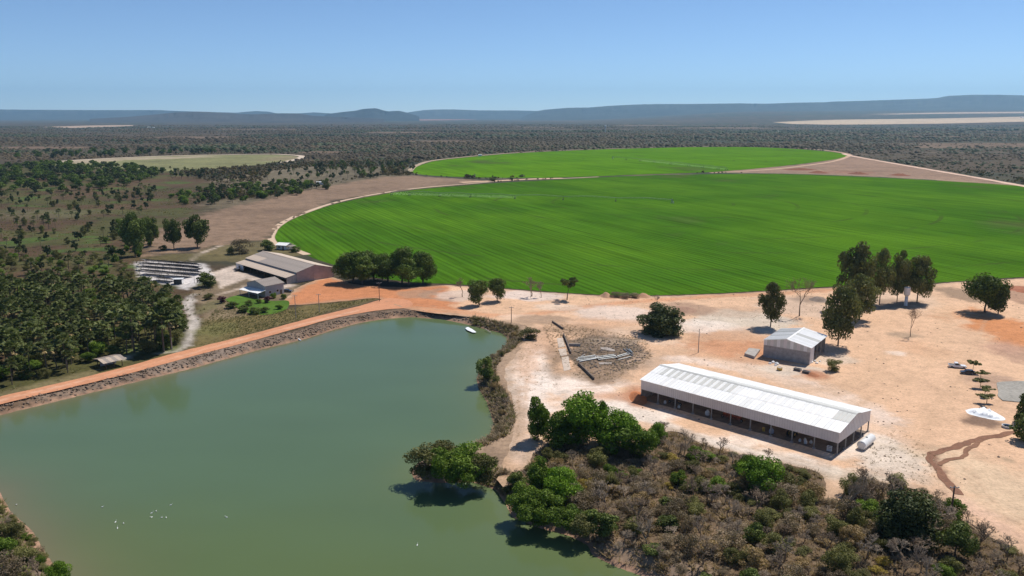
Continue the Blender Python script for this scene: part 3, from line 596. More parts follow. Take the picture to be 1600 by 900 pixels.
# ------------------------------------------------------------------ foliage
def leaves_mesh(name, C, N, s, aspect=.6, tint=None):
    n = len(C); N = N / np.maximum(np.linalg.norm(N, axis=1), 1e-9)[:, None]
    a = rng.normal(size=(n, 3)); t = np.cross(N, a); t /= np.maximum(np.linalg.norm(t, axis=1), 1e-9)[:, None]; b = np.cross(N, t)
    s = np.broadcast_to(s, (n,))[:, None]
    V = np.stack([C - t * s, C - b * s * aspect, C + t * s, C + b * s * aspect], 1).reshape(-1, 3)
    me = mesh_np(name, V, np.arange(4 * n).reshape(n, 4)); tt = rng.random(n) if tint is None else np.clip(tint + rng.normal(size=n) * .18, 0, 1)
    set_f(me, np.repeat(tt, 4), 'tint'); return me
def clumps_crown(name, mat, n_cl, n_leaf, leaf, shape, seed):
    """unit crown: width 1, height 1. Clumps of leaf faces spread through the crown's volume"""
    g = np.random.default_rng(seed); cc = []; rr = []; n_leaf = int(n_leaf * 2.1); leaf *= 1.22
    zc, rz, z0 = {'dome': (.50, .46, .10), 'mango': (.42, .56, .02), 'bush': (.42, .50, .0), 'umbrella': (.70, .25, .42), 'euc': (.55, .47, .05), 'cone': (.42, .54, .0), 'oval': (.54, .46, .08), 'flat': (.8, .14, .6)}[shape]
    r0 = {'dome': .19, 'mango': .17, 'bush': .18, 'umbrella': .13, 'euc': .15, 'cone': .15, 'oval': .16, 'flat': .12}[shape]
    while len(cc) < n_cl:
        p = g.uniform(-1, 1, 3); d = np.linalg.norm(p)
        if shape == 'mango': p[2] = g.uniform(-.75, 1); d = math.sqrt(p[0] ** 2 + p[1] ** 2 + max(p[2], 0) ** 2)
        if d > 1 or d < (.35 if shape not in ('euc',) else .1): continue
        wx = .5 - r0 * .85
        if shape == 'cone': wx *= (1 - .62 * (p[2] + 1) / 2)
        if shape == 'euc': wx *= (.70 + .30 * math.sqrt(max(0, 1 - ((p[2] + .1)) ** 2 * .8))); 
        q = np.array([p[0] * wx, p[1] * wx, zc + p[2] * (rz - r0 * .55)])
        if q[2] < z0: continue
        cc.append(q); rr.append(r0 * g.uniform(.6, 1.15))
    if shape in ('dome', 'mango'): cc.append(np.array([0, 0, .55])); rr.append(.27)
    cc = np.array(cc); rr = np.array(rr)
    wts = rr ** 2 / (rr ** 2).sum(); ci = g.choice(len(cc), n_leaf, p=wts)
    n = g.normal(size=(n_leaf, 3)); n[:, 2] = n[:, 2] * .9 + .15; n /= np.linalg.norm(n, axis=1)[:, None]
    rad = rr[ci] * (1 - .45 * g.random(n_leaf) ** 2); zs = .8 if shape != 'umbrella' else .55
    P = cc[ci] + n * rad[:, None] * np.array([1, 1, zs]); P[:, 2] = np.clip(P[:, 2], .01, 1.0)
    me = leaves_mesh(name, P, n + g.normal(size=(n_leaf, 3)) * .55, leaf * g.uniform(.6, 1.3, n_leaf), .6, (g.random(len(cc)) * .8 + .1)[ci])
    me.materials.append(mat); return me, cc
def trunk_mesh(name, mat, cc, r=.022, fork=.35, lean=0, n_limb=7):
    mb = MB(); top = Vector((lean, 0, fork)); mb.tube([(0, 0, -.02), (lean * .3, .01, fork * .5), top], [r * 1.25, r, r * .85], 6)
    for c in cc[np.argsort(-np.abs(cc[:, 0]))][:n_limb]:
        c = Vector(c); mb.tube([top, top.lerp(c, .5) + Vector((0, 0, .03)), c], [r * .6, r * .4, r * .15], 4)
    return mb.mesh(name, mat)
def bare_meshes(name, mt, mw, seed, up=.55, spread=.9, depth=5, twigs=3, r0=.018, dec=.62):
    """leafless tree, unit size: trunk and main limbs, and a crown of fine twigs"""
    g = random.Random(seed); tb, wb = MB(), MB()
    def grow(p, d, l, r, lv):
        q = p + d * l; mid = p.lerp(q, .5) + Vector((g.uniform(-1, 1), g.uniform(-1, 1), g.uniform(-.3, .6))) * l * .08
        (tb if lv < 2 else wb).tube([p, mid, q], [r, r * .8, r * .62], 5 if lv < 2 else 3, False)
        if lv >= depth: return
        for _ in range(g.choice((2, 3, 3)) if lv < depth - 1 else twigs):
            a = Vector((g.uniform(-1, 1), g.uniform(-1, 1), g.uniform(-.25, 1))) * spread
            grow(q, (d * up + a * .75).normalized(), l * g.uniform(.62, .85), r * dec, lv + 1)
    grow(Vector((0, 0, 0)), Vector((g.uniform(-.1, .1), g.uniform(-.1, .1), 1)).normalized(), .30, r0, 0)
    out = []
    vv = np.array(tb.v + wb.v); mx = max(np.abs(vv[:, :2]).max(), .01); mz = vv[:, 2].max()
    for mb, nm, m in ((tb, 'trunk', mt), (wb, 'crown', mw)):
        mb.v = [(x / mx / 2, y / mx / 2, z / mz) for x, y, z in mb.v]; out.append(mb.mesh(nm, m))
    return out
PROTO = {}
def proto(kind, leafm, barkm, shape, n_cl, n_leaf, leaf, var=3, r=.02, fork=.35, lean=0, limbs=7):
    PROTO[kind] = []
    for v in range(var):
        cm, cc = clumps_crown('crown', M[leafm], n_cl, n_leaf, leaf, shape, v * 17 + len(PROTO) * 101 + 5)
        PROTO[kind].append((trunk_mesh('trunk', M[barkm], cc, r, fork, lean, limbs), cm))
proto('mango', 'leaf_mango', 'dark_bark', 'mango', 60, 6000, .020, 2, .03, .25)
proto('rain', 'leaf_rain', 'bark', 'dome', 34, 3600, .019, 3, .022, .3)
proto('dark', 'leaf_dark', 'bark', 'dome', 26, 2400, .022, 3, .02, .3)
proto('euc', 'leaf_euc', 'bark', 'euc', 48, 3000, .021, 4, .016, .5)
proto('eucdark', 'leaf_dark', 'dark_bark', 'oval', 34, 3000, .021, 2, .016, .4)
proto('oval', 'leaf_rain', 'bark', 'oval', 26, 2600, .022, 2, .018, .35)
proto('round', 'leaf_rain', 'bark', 'dome', 44, 3600, .021, 1, .02, .2)
proto('bright', 'leaf_bright', 'bark', 'bush', 40, 4200, .019, 2, .016, .25)
proto('cone', 'leaf_lush', 'bark', 'cone', 34, 3400, .019, 2, .016, .3)
proto('lush', 'leaf_lush', 'bark', 'bush', 26, 2600, .022, 3, .014, .25)
proto('olive', 'leaf_olive', 'twig', 'bush', 22, 1700, .021, 4, .012, .3)
proto('dry', 'leaf_dry', 'twig', 'bush', 18, 1400, .021, 3, .012, .25)
proto('brown', 'leaf_brown', 'twig', 'bush', 22, 1300, .020, 3, .012, .3)
proto('darkbush', 'leaf_dark', 'dark_bark', 'bush', 20, 1100, .032, 3, .014, .25)
proto('savanna', 'leaf_savanna', 'bark', 'oval', 12, 260, .055, 4, .02, .35, limbs=4)
proto('savgreen', 'leaf_rain', 'bark', 'dome', 12, 260, .055, 3, .02, .3, limbs=4)
proto('flat', 'leaf_olive', 'bark', 'flat', 14, 420, .045, 3, .014, .6)
proto('sparse', 'leaf_dark', 'bark', 'umbrella', 16, 700, .030, 2, .018, .5, .12)
proto('yellow', 'leaf_yellow', 'twig', 'bush', 16, 700, .024, 2, .012, .25)
proto('purple', 'leaf_purple', 'bark', 'bush', 12, 500, .04, 1, .014, .2)
PROTO['bare'] = [bare_meshes('bare', M['bark'], M['twig'], s, depth=7, twigs=4, r0=.024, dec=.66) for s in (3, 11)]
PROTO['bareshrub'] = [bare_meshes('bare', M['twig'], M['grey_twig'] if s % 2 else M['twig'], s, .45, 1.0, 6, 3, .030, .74) for s in (21, 22, 23, 24, 25)]
PROTO['pale_bare'] = [bare_meshes('bare', M['pale_bark'], M['grey_twig'], s, .6, .8, 6, 3, .024, .7) for s in (31, 32)]
def plant(kind, g, w, h, name, label, cat='tree', group=None, var=None, z=0):
    ms = PROTO[kind]; tm, cm = ms[var % len(ms) if var is not None else random.randrange(len(ms))]
    o = empty(name, (g[0], g[1], z), random.uniform(0, 6.28), (w, w, h)); tag(o, label, cat, group)
    link('trunk', tm, o); link('crown', cm, o); return o
def tree(kind, base, top, l, r, label, name='tree', cat='tree', group=None, var=None):
    g = G(*base); h = hgt(g, top) * 1.0; w = (r - l) / ppm(g)
    cx = (l + r) / 2; g2 = g + np.array([(cx - base[0]) / ppm(g) * .7, 0, 0])
    return plant(kind, g2, w * (1.28 if kind == 'euc' else 1.06), h, name, label, cat, group, var)

T = tree
T('mango', (1033, 521), 474, 995, 1071, 'round dense dark mango-like tree alone on the pale sand', 'shade_tree')
T('euc', (1203, 511), 441, 1185, 1223, 'upright green tree just behind the small block shed, to its left', 'eucalyptus_tree')
T('bare', (1249, 494), 432, 1222, 1276, 'tall leafless grey tree behind the small block shed', 'bare_tree')
eg = 'eucalyptus trees beside the yard'
T('euc', (1308, 540), 441, 1284, 1336, 'nearest dark eucalyptus, right beside the small block shed', 'eucalyptus_tree', group=eg, var=0)
T('euc', (1344, 500), 424, 1318, 1366, 'short eucalyptus between the nearest one and the tall group', 'eucalyptus_tree', group=eg, var=1)
T('euc', (1336, 482), 377, 1308, 1360, 'tallest eucalyptus of the group, leftmost with its top highest', 'eucalyptus_tree', group=eg, var=2)
T('euc', (1372, 476), 389, 1358, 1392, 'slim eucalyptus second from the left in the tall group', 'eucalyptus_tree', group=eg, var=3)
T('euc', (1396, 474), 389, 1388, 1419, 'open slender eucalyptus behind the white water tower', 'eucalyptus_tree', group=eg, var=1)
T('euc', (1428, 473), 396, 1412, 1457, 'rightmost eucalyptus of the tall group, hanging over the water tower', 'eucalyptus_tree', group=eg, var=0)
T('round', (1538, 488), 420, 1506, 1572, 'full round green tree standing alone right of the water tower', 'shade_tree')
T('dark', (1556, 491), 434, 1540, 1582, 'smaller tree leaning against the full round tree at the right', 'shade_tree')
T('bare', (1422, 526), 480, 1407, 1438, 'small leafless tree alone in the middle of the yard', 'bare_tree')
T('olive', (1303, 580), 556, 1289, 1319, 'small leafy bush right of the block shed', 'bush', 'bush')
T('dark', (748, 477), 430, 728, 770, 'dark tree beside the road junction, left of a pair', 'tree')
T('dark', (773, 471), 431, 762, 795, 'green tree right of the pair beside the road junction', 'tree')
T('bareshrub', (722, 464), 434, 711, 734, 'thin bare tree left of the dark pair near the field edge', 'bare_tree')
T('bareshrub', (831, 463), 432, 813, 848, 'grey bare tree on white sand at the field edge', 'bare_tree')
T('bareshrub', (847, 465), 439, 836, 854, 'small grey bare tree right beside a larger one at the field edge', 'bare_tree')
T('sparse', (889, 469), 428, 866, 903, 'leaning dark tree with a thin trunk alone at the field edge', 'tree')
rg = 'shade trees beside the warehouse'
for b_, t_, l_, r_, lb_ in (((566, 444), 398, 538, 594, 'lower shade tree filling the gap between the first and second from the warehouse'), ((605, 441), 390, 580, 634, 'shade tree standing between the second and the tallest of the row'), ((640, 446), 402, 612, 664, 'lower shade tree in front of the tallest of the row')):
    T('rain', b_, t_, l_, r_, lb_, 'shade_tree', group=rg)
T('rain', (551, 441), 389, 521, 584, 'leftmost spreading shade tree, nearest the warehouse', 'shade_tree', group=rg, var=0)
T('rain', (582, 438), 384, 555, 616, 'second spreading shade tree from the warehouse', 'shade_tree', group=rg, var=1)
T('rain', (626, 443), 384, 598, 660, 'tallest spreading shade tree, third from the warehouse', 'shade_tree', group=rg, var=2)
T('rain', (652, 442), 390, 640, 690, 'rightmost shade tree of the row, leaning over the green field', 'shade_tree', group=rg, var=0)
T('eucdark', (211, 400), 328, 190, 233, 'tall dark columnar tree behind the solar panels', 'tree', var=0)
T('eucdark', (236, 385), 332, 222, 250, 'paler tall tree just behind the dark columnar one', 'tree', var=1)
T('eucdark', (272, 389), 336, 256, 288, 'left of two upright trees on the dry pasture', 'tree', var=1)
T('eucdark', (309, 387), 333, 287, 330, 'right of two upright trees on the dry pasture', 'tree', var=0)
T('darkbush', (254, 391), 382, 248, 262, 'small bush at the foot of two upright trees', 'bush', 'bush')
T('darkbush', (418, 391), 373, 406, 432, 'dark rounded tree behind the warehouse, left of the little house', 'tree')
T('brown', (378, 396), 370, 360, 396, 'brown bush behind the left end of the warehouse', 'bush', 'bush')
T('olive', (360, 397), 384, 352, 370, 'low olive bush left of the warehouse', 'bush', 'bush')
T('darkbush', (462, 393), 384, 452, 472, 'low dark bush right of the little house', 'bush', 'bush')
T('darkbush', (322, 448), 424, 308, 342, 'dark bush right of the solar panels', 'bush', 'bush')
T('darkbush', (770, 283), 275, 762, 776, 'single dark bush between the two green fields', 'bush', 'bush')
T('darkbush', (509, 296), 276, 502, 517, 'dark upright tree alone on the dry pasture edge', 'tree')
for k, (b, t, l, r, kd, lb) in enumerate([((346, 474), 460, 336, 356, 'purple', 'purple flowering bush at the left end of the garden hedge'), ((418, 473), 461, 410, 427, 'purple', 'purple bush in front of the small house'),
        ((362, 481), 470, 352, 374, 'darkbush', 'dark hedge bush on the front side of the lawn'), ((380, 488), 476, 370, 392, 'darkbush', 'hedge bush in the middle of the lawn front'), ((398, 490), 479, 388, 410, 'darkbush', 'hedge bush second from the right of the lawn front'), ((413, 488), 478, 405, 422, 'darkbush', 'rightmost dark hedge bush of the lawn front'),
        ((388, 478), 468, 382, 396, 'darkbush', 'round bush standing on the lawn itself'), ((436, 483), 474, 430, 443, 'lush', 'small green bush at the right edge of the lawn'), ((428, 466), 456, 422, 434, 'lush', 'light green shrub at the house corner'), ((443, 467), 458, 438, 449, 'lush', 'light green shrub beside the parked dark car'),
        ((325, 468), 456, 315, 336, 'olive', 'olive bush left of the garden'), ((404, 474), 466, 399, 410, 'darkbush', 'dark bush beside the porch')]):
    T(kd, b, t, l, r, lb, 'garden_bush', 'bush', 'bushes in the garden of the small house')
T('darkbush', (757, 592), 553, 741, 775, 'bushy olive tree on the water edge, right bank', 'bush', 'bush')
T('olive', (775, 600), 584, 762, 786, 'low green bush just below the olive one on the right bank', 'bush', 'bush')
T('olive', (832, 530), 508, 812, 848, 'dark scrubby bush at the corner of the reservoir', 'bush', 'bush')
T('cone', (838, 690), 612, 812, 868, 'dark green conical tree left of the bright green one', 'tree', var=0)
T('cone', (868, 699), 638, 838, 904, 'lower dark green tree in front of the conical one', 'tree', var=1)
T('bright', (903, 690), 602, 860, 947, 'large bright green rounded tree beside the machinery shed path', 'tree', var=0)
T('cone', (938, 690), 618, 922, 960, 'narrow dark tree right behind the large bright one', 'tree', var=1)
T('bright', (962, 704), 632, 918, 1000, 'green tree on the right flank of the large bright one', 'tree', var=0)
T('lush', (990, 714), 652, 955, 1030, 'lower green tree at the right end of the bright clump', 'tree', var=1)
T('bright', (1027, 690), 655, 1012, 1043, 'little round bright tree at the top of the thicket', 'tree', var=1)
cg = 'bushy trees on the point in the reservoir'
for k, (x, y, t, l, r) in enumerate([(665, 745, 686, 630, 702), (696, 752, 692, 664, 734), (690, 735, 686, 658, 728), (738, 747, 682, 704, 774), (756, 754, 698, 730, 784), (720, 757, 706, 690, 754)]):
    T('lush' if k % 2 else 'olive', (x, y), t, l, r, ['leftmost bushy tree on the point in the reservoir', 'middle bushy tree at the front of the reservoir point', 'bushy tree at the back of the reservoir point', 'tallest bushy tree at the right of the reservoir point', 'rightmost low bushy tree where the reservoir point meets the bank', 'lowest bushy tree at the front of the reservoir point'][k], 'waterside_tree', 'tree', cg, k)
cg = 'lush bushes on the near right bank'
for k, (x, y, t, l, r, kd) in enumerate([(840, 775, 708, 812, 872, 'cone'), (870, 785, 722, 838, 908, 'bright'), (815, 800, 752, 788, 846, 'lush'), (850, 815, 760, 818, 886, 'lush'), (885, 825, 785, 860, 912, 'lush'), (830, 818, 778, 805, 862, 'lush'), (905, 835, 800, 880, 930, 'olive')]):
    T(kd, (x, y), t, l, r, ['dark pointed bush, rearmost of the lush clump on the near right bank', 'brightest round bush of the lush clump on the near right bank', 'leftmost lush bush hanging over the water on the near right bank', 'lush bush at the centre front of the clump on the near right bank', 'rightmost lush bush of the clump, bordering the brown thicket', 'lowest lush bush touching the water on the near right bank', 'olive bush at the right foot of the lush bank clump'][k], 'waterside_bush', 'bush', cg, k)
T('bright', (1192, 768), 706, 1150, 1226, 'bright green bush amid the brown thicket below the machinery shed', 'bush', 'bush', var=1)
T('lush', (1168, 755), 703, 1148, 1188, 'smaller green bush touching the bright one in the thicket', 'bush', 'bush', var=2)
T('mango', (1415, 845), 762, 1368, 1466, 'large dark rounded tree at the thicket edge near the power pole', 'shade_tree')
T('dark', (1492, 872), 812, 1460, 1524, 'grey green rounded tree right of the large dark one', 'tree')
T('pale_bare', (1322, 812), 745, 1300, 1345, 'pale leafless tree in the thicket left of the large dark tree', 'bare_tree')
T('pale_bare', (1352, 795), 742, 1332, 1372, 'second pale leafless tree right beside the first in the thicket', 'bare_tree')
T('pale_bare', (1068, 712), 665, 1052, 1086, 'thin sparse tree on the sand below the machinery shed', 'bare_tree')
T('darkbush', (1598, 688), 640, 1576, 1622, 'large dark bush at the right edge below the gravel pad', 'bush', 'bush')
T('darkbush', (1600, 660), 612, 1584, 1625, 'spiky dark bush at the right edge beside the gravel pad', 'bush', 'bush')
yg = 'young trees in a row by the parked vehicles'
for k, (x, y, t, l, r) in enumerate([(1519, 582, 563, 1508, 1532), (1532, 593, 579, 1519, 1544), (1531, 607, 592, 1517, 1546), (1540, 618, 604, 1523, 1554), (1543, 631, 616, 1525, 1557)]):
    T('flat', (x, y), t, l, r, ['first young tree of the row, over the dark car', 'second young tree of the row, below the dark car', 'middle young tree of the row of five', 'fourth young tree of the row from the vehicles', 'last young tree of the row, nearest the white tarpaulin'][k], 'young_tree', 'tree', yg, k)
for x, y, t, l, r, kd, lb in [(14, 842, 808, -10, 40, 'olive', 'dark bush at the left edge of the near bank'), (-10, 880, 830, -40, 25, 'lush', 'green bush at the left edge, lowest corner'), (38, 878, 848, 16, 62, 'olive', 'olive bush in the middle of the lower left corner'),
                              (62, 905, 868, 36, 86, 'bareshrub', 'grey bare bush in the lower left corner'), (92, 912, 872, 72, 112, 'bright', 'bright green bush at the tip of the lower left corner'), (10, 905, 860, -20, 40, 'brown', 'brown bush at the bottom of the lower left corner')]:
    T(kd, (x, y), t, l, r, lb, 'bush', 'bush')

CORNER = GG([(-60, 785), (0, 776), (50, 836), (100, 905), (105, 980), (-60, 980)])
def scatter(poly, spacing, n, avoid=()):
    """points inside an outline, none closer than the spacing"""
    lo, hi = poly.min(0), poly.max(0); pts = []; cell = {}
    tries = 0
    cand = rng.uniform(lo, hi, (n * 40, 2)); cand = cand[sdist(cand, poly) < 0]
    for p in cand:
        k = (int(p[0] // spacing), int(p[1] // spacing)); ok = True
        for i in (-1, 0, 1):
            for j in (-1, 0, 1):
                for q in cell.get((k[0] + i, k[1] + j), ()):
                    if (p - q) @ (p - q) < spacing ** 2: ok = False
        if ok:
            cell.setdefault(k, []).append(p); pts.append(p)
            if len(pts) >= n: break
    return np.array(pts)
for p in scatter(CORNER, 2.4, 90):
    if sdist(np.array([p]), SHORE)[0] < 1.2: continue
    kd = random.choice(('olive', 'olive', 'lush', 'darkbush', 'brown', 'bareshrub')); h = random.uniform(.9, 2.2); cx_, cy_ = proj(np.array([p[0], p[1], 0.]))
    plant(kd, p, h * 1.5, h, 'corner_shrub', ('low ' if h < 1.5 else 'taller ') + {'olive': 'olive', 'lush': 'bright green', 'darkbush': 'dark green', 'brown': 'brown', 'bareshrub': 'bare grey'}[kd] + ' shrub ' + ('at the upper tip' if cy_ < 825 else 'in the middle' if cy_ < 870 else 'at the bottom') + ' of the lower left bank', 'shrub', 'low shrubs on the lower left bank', z=float(min(bank(sdist(np.array([p]), SHORE))[0], 0)) - .05)
# thicket in the lower right: shrubs one by one
tp = scatter(THICKET, 2.9, 540); tp = tp[(sdist(tp, SHORE) > 1.5)]
tp = tp[sdist(tp, YARD) > .6]
keep = np.array([True] * len(tp))
for x, y, r in ((1192, 765, 4), (1415, 845, 5.5), (905, 690, 5), (838, 690, 4), (1492, 872, 4), (962, 702, 4)):
    keep &= np.hypot(*(tp - G(x, y)[:2]).T) > r
tp = tp[keep]; pxs = proj(np.column_stack([tp, np.zeros(len(tp))]))
vis = (pxs[0] > 700) & (pxs[0] < 1660) & (pxs[1] < 960); tp = tp[vis]
lab = {'yellow': ('yellow leaved shrub in the thicket below the machinery shed', 'yellow shrubs in the thicket'), 'bareshrub': ('bare grey brown shrub in the thicket below the machinery shed', 'leafless shrubs in the thicket'), 'olive': ('olive green shrub in the thicket below the machinery shed', 'olive shrubs in the thicket'),
       'brown': ('brown leaved dry shrub in the thicket below the machinery shed', 'brown shrubs in the thicket'), 'dry': ('straw coloured dry shrub in the thicket below the machinery shed', 'straw shrubs in the thicket'),
       'lush': ('green leafy shrub in the thicket below the machinery shed', 'green shrubs in the thicket'), 'darkbush': ('dark green shrub in the thicket below the machinery shed', 'dark shrubs in the thicket')}
for p in tp:
    px, py = proj(np.array([p[0], p[1], 0.])); v = vn(p[0] / 14, p[1] / 14, 5); u = random.random()
    nearw = math.exp(-max(sdist(np.array([p]), SHORE)[0], 0) / 8)
    if u < .44: kd = 'bareshrub'
    elif u < .70: kd = 'olive' if v > .4 else 'brown'
    elif u < .82: kd = 'brown'
    elif u < .885: kd = 'dry'
    elif u < .91: kd = 'yellow'
    else: kd = 'lush' if v > .45 else 'darkbush'
    if nearw > .5 and random.random() < .5: kd = 'darkbush'
    h = (1.6 + 4.2 * random.random() ** 1.5) * (1.0 if py > 760 else .72); w = (h * .6 + 1.9) * random.uniform(1.0, 1.5)
    if kd == 'bareshrub': h *= 1.1
    sz_ = 'low ' if h < 3 else 'tall ' if h > 4.3 else ''
    if nearw > .45: wh_ = 'at the edge of the green water'
    elif py < 735: wh_ = 'in the top of the thicket near the machinery shed' if px < 1300 else 'in the top of the thicket near the sand'
    elif px > 1440: wh_ = 'in the thicket corner under the power pole'
    elif px > 1300: wh_ = 'in the thicket left of the large dark tree'
    elif px < 1050: wh_ = 'in the left part of the thicket'
    else: wh_ = 'in the middle of the thicket' if py < 830 else 'in the thicket at the bottom of the view'
    plant(kd, p, w, h, 'shrub', sz_ + lab[kd][0].split(' in the thicket')[0] + ' ' + wh_, 'shrub', lab[kd][1], z=-.1)

bkp = scatter(np.array([(-30, 150), (60, 150), (60, 300), (-30, 300)], float), 2.4, 900); bd = sdist(bkp, SHORE); bx_, by_ = proj(np.column_stack([bkp, np.zeros(len(bkp))]))
bkp = bkp[(bd > 1.2) & (bd < 5.5) & (bx_ > 738) & (bx_ < 835) & (by_ > 498) & (by_ < 770)]
for p in bkp:
    kd = random.choice(('brown', 'brown', 'dry', 'olive', 'bareshrub')); h = random.uniform(1.2, 2.8); py = proj(np.array([p[0], p[1], 0.]))[1]
    wh_ = 'at the head of the reservoir' if py < 540 else 'half way down the right bank' if py < 640 else 'low on the right bank above the green point'
    plant(kd, p, h * 1.35, h, 'bank_shrub', {'brown': 'brown dry', 'dry': 'straw coloured', 'olive': 'dull olive', 'bareshrub': 'leafless grey'}[kd] + ' shrub ' + wh_, 'shrub', 'shrubs along the right bank of the reservoir', z=float(bank(sdist(np.array([p]), SHORE))[0]) - .05)
# palms
def palm_meshes(seed, nf=26, old=.5):
    g = random.Random(seed); tr, fr, de = MB(), [], []
    bx, by = g.uniform(-.3, .3), g.uniform(-.3, .3)
    tr.tube([(0, 0, -.3), (bx * .4, by * .4, 4), (bx, by, 9.2)], [.26, .2, .17], 6)
    for k in range(nf):
        a = k * 2.4 + g.uniform(-.3, .3); el = 1.25 - 1.75 * (k / nf) + g.uniform(-.15, .15)
        c = Vector((bx, by, 9.0)); d = Vector((math.cos(a) * math.cos(el), math.sin(a) * math.cos(el), math.sin(el)))
        L = g.uniform(1.7, 2.4); tip = c + d * L + Vector((0, 0, -.25 * math.cos(el))); dead = k > nf - 6 and g.random() < old
        T = de if dead else fr
        s = d.cross(Vector((0, 0, 1)) if abs(d.z) < .95 else Vector((1, 0, 0))).normalized(); n = s.cross(d).normalized()
        T.append([c + s * .05, c - s * .05, tip - s * .04, tip + s * .04])
        for m in range(11):
            w = (m - 5) / 5 * 1.75; bd = (d * math.cos(w) + s * math.sin(w)); bl = g.uniform(1.3, 1.8) * (1 - .15 * abs(w)) * (1 if not dead else .8)
            e = tip + bd * bl + Vector((0, 0, -bl * .28)) - n * .1 * abs(w); sd_ = n.cross(bd).normalized() * .27; m1 = tip + bd * bl * .55 + Vector((0, 0, .03))
            T.append([tip, m1 - sd_, e, m1 + sd_])
    out = [tr.mesh('trunk', M['bark'])]
    for nm, Q, mt in (('fronds', fr, 'leaf_palm'), ('dead_fronds', de, 'leaf_dead')):
        if not Q: Q = [[Vector((0, 0, 8.6)), Vector((.1, 0, 8.6)), Vector((.1, .1, 8)), Vector((0, .1, 8))]]
        V = np.array([[tuple(v) for v in q] for q in Q]).reshape(-1, 3); me = mesh_np(nm, V, np.arange(len(V)).reshape(-1, 4))
        set_f(me, np.repeat(rng.random(len(Q)), 4), 'tint'); me.materials.append(M[mt]); out.append(me)
    return out
PALMS = [palm_meshes(s, 24 + 2 * s, (.9, .4, .7, 1, .5)[s]) for s in range(5)]
def palm(p, h, label, group, name='fan_palm', parts=True):
    ms = random.choice(PALMS); s = h / 11.2; k_ = random.uniform(.85, 1.25); o = empty(name, (p[0], p[1], 0), random.uniform(0, 6.28), (s * k_, s * k_, s)); o.rotation_euler[0] = random.gauss(0, .05); o.rotation_euler[1] = random.gauss(0, .05); tag(o, label, 'palm', group)
    for nm, m in zip(('trunk', 'fronds', 'dead_fronds'), ms): link(nm, m, o)
gp = scatter(GROVE, 4.0, 420)
px, py = proj(np.column_stack([gp, np.zeros(len(gp))])); gp = gp[(px > -45) & (px < 300) & (sdist(gp, ROAD) > 7)]
hut = G(178, 572)[:2]; gp = gp[np.hypot(*(gp - hut).T) > 10]
ng = 0
for p in gp:
    if random.random() < .60 and ng < 210:
        ph = random.uniform(7., 11.5); ng += 1; qx, qy = proj(np.array([p[0], p[1], 0.]))
        palm(p, ph, ('short' if ph < 8.3 else 'tall' if ph > 10 else 'middling') + ' fan palm ' + ('at the back edge' if qy < 478 else 'in the front rows' if sdist(np.array([p]), ROAD)[0] < 22 else 'in the middle') + ' of the grove, ' + ('its left part' if qx < 80 else 'its right end' if qx > 200 else 'its central part'), 'palms in the grove left of the dam')
    else:
        kd = random.choice(('darkbush', 'lush', 'darkbush', 'olive')); h = random.uniform(3.5, 7)
        plant(kd, p, h * 1.35, h, 'grove_bush', {'darkbush': 'dark green', 'lush': 'leafy green', 'olive': 'olive green'}[kd] + ' bush growing between the palms of the grove', 'bush', {'darkbush': 'dark', 'lush': 'leafy', 'olive': 'olive'}[kd] + ' bushes between the palms')
for x, y, t in ((210, 551, 480), (243, 546, 490), (256, 550, 487), (268, 546, 470)):
    palm(G(x, y)[:2], hgt(G(x, y), t), {210: 'tall slim palm standing clear right of the hut', 243: 'palm on the green patch at the right front of the grove', 256: 'second palm at the right front corner of the grove', 268: 'outermost palm at the right end of the grove'}[x], None)
def band(px_poly, spacing, n, kinds, hr, label, group, name='tree', wf=.85):
    q = GG(px_poly); pts = scatter(q, spacing, n)
    for p in pts:
        kd = random.choice(kinds); h = random.uniform(*hr)
        if kd == 'palm': palm(p, h, 'fan palm ' + label, 'palms ' + group)
        else: plant(kd, p, h * random.uniform(wf * .8, wf * 1.25), h, name, {'savanna': 'dull green tree ', 'savgreen': 'fresh green tree ', 'olive': 'olive bush ', 'darkbush': 'dark bush ', 'brown': 'brown bush ', 'lush': 'leafy green bush '}[kd] + label, 'bush' if kd in ('olive', 'darkbush', 'brown', 'lush') else 'tree', {'savanna': 'dull trees ', 'savgreen': 'fresh green trees ', 'olive': 'olive bushes ', 'darkbush': 'dark bushes ', 'brown': 'brown bushes ', 'lush': 'leafy bushes '}[kd] + group)
band([(-40, 300), (-40, 264), (60, 258), (150, 258), (230, 266), (262, 272), (200, 292), (100, 300)], 8.2, 240, ['savgreen', 'savgreen', 'savanna'], (8, 12), 'in the dense belt of wood beyond the left meadow', 'in the belt of wood beyond the left meadow', 'woodland_tree', 1.35)
band([(265, 268), (320, 270), (318, 279), (268, 281)], 9, 22, ['savanna', 'palm'], (7, 10), 'in the short row behind the left meadow', 'in the short row behind the meadow')
band([(-40, 410), (-40, 305), (100, 302), (240, 292), (262, 300), (230, 330), (190, 365), (180, 420), (60, 440)], 9, 190, ['palm', 'palm', 'savanna', 'savanna', 'olive'], (4.5, 8.5), 'scattered over the brown left meadow', 'scattered over the left meadow', 'meadow_tree', .75)
band([(-40, 455), (-40, 400), (100, 400), (200, 405), (210, 450), (100, 455)], 5, 110, ['lush', 'olive', 'olive', 'brown'], (2., 4.5), 'between the palm grove and the meadow', 'at the back of the palm grove', 'meadow_bush', 1.3)
band([(265, 308), (330, 296), (420, 290), (480, 288), (500, 294), (470, 304), (420, 312), (340, 322), (290, 322)], 6.5, 130, ['savgreen', 'savanna', 'lush', 'palm'], (5, 9.5), 'in the thick hedge line beside the dry pasture', 'in the hedge line beside the dry pasture', 'hedgerow_tree', 1.1)
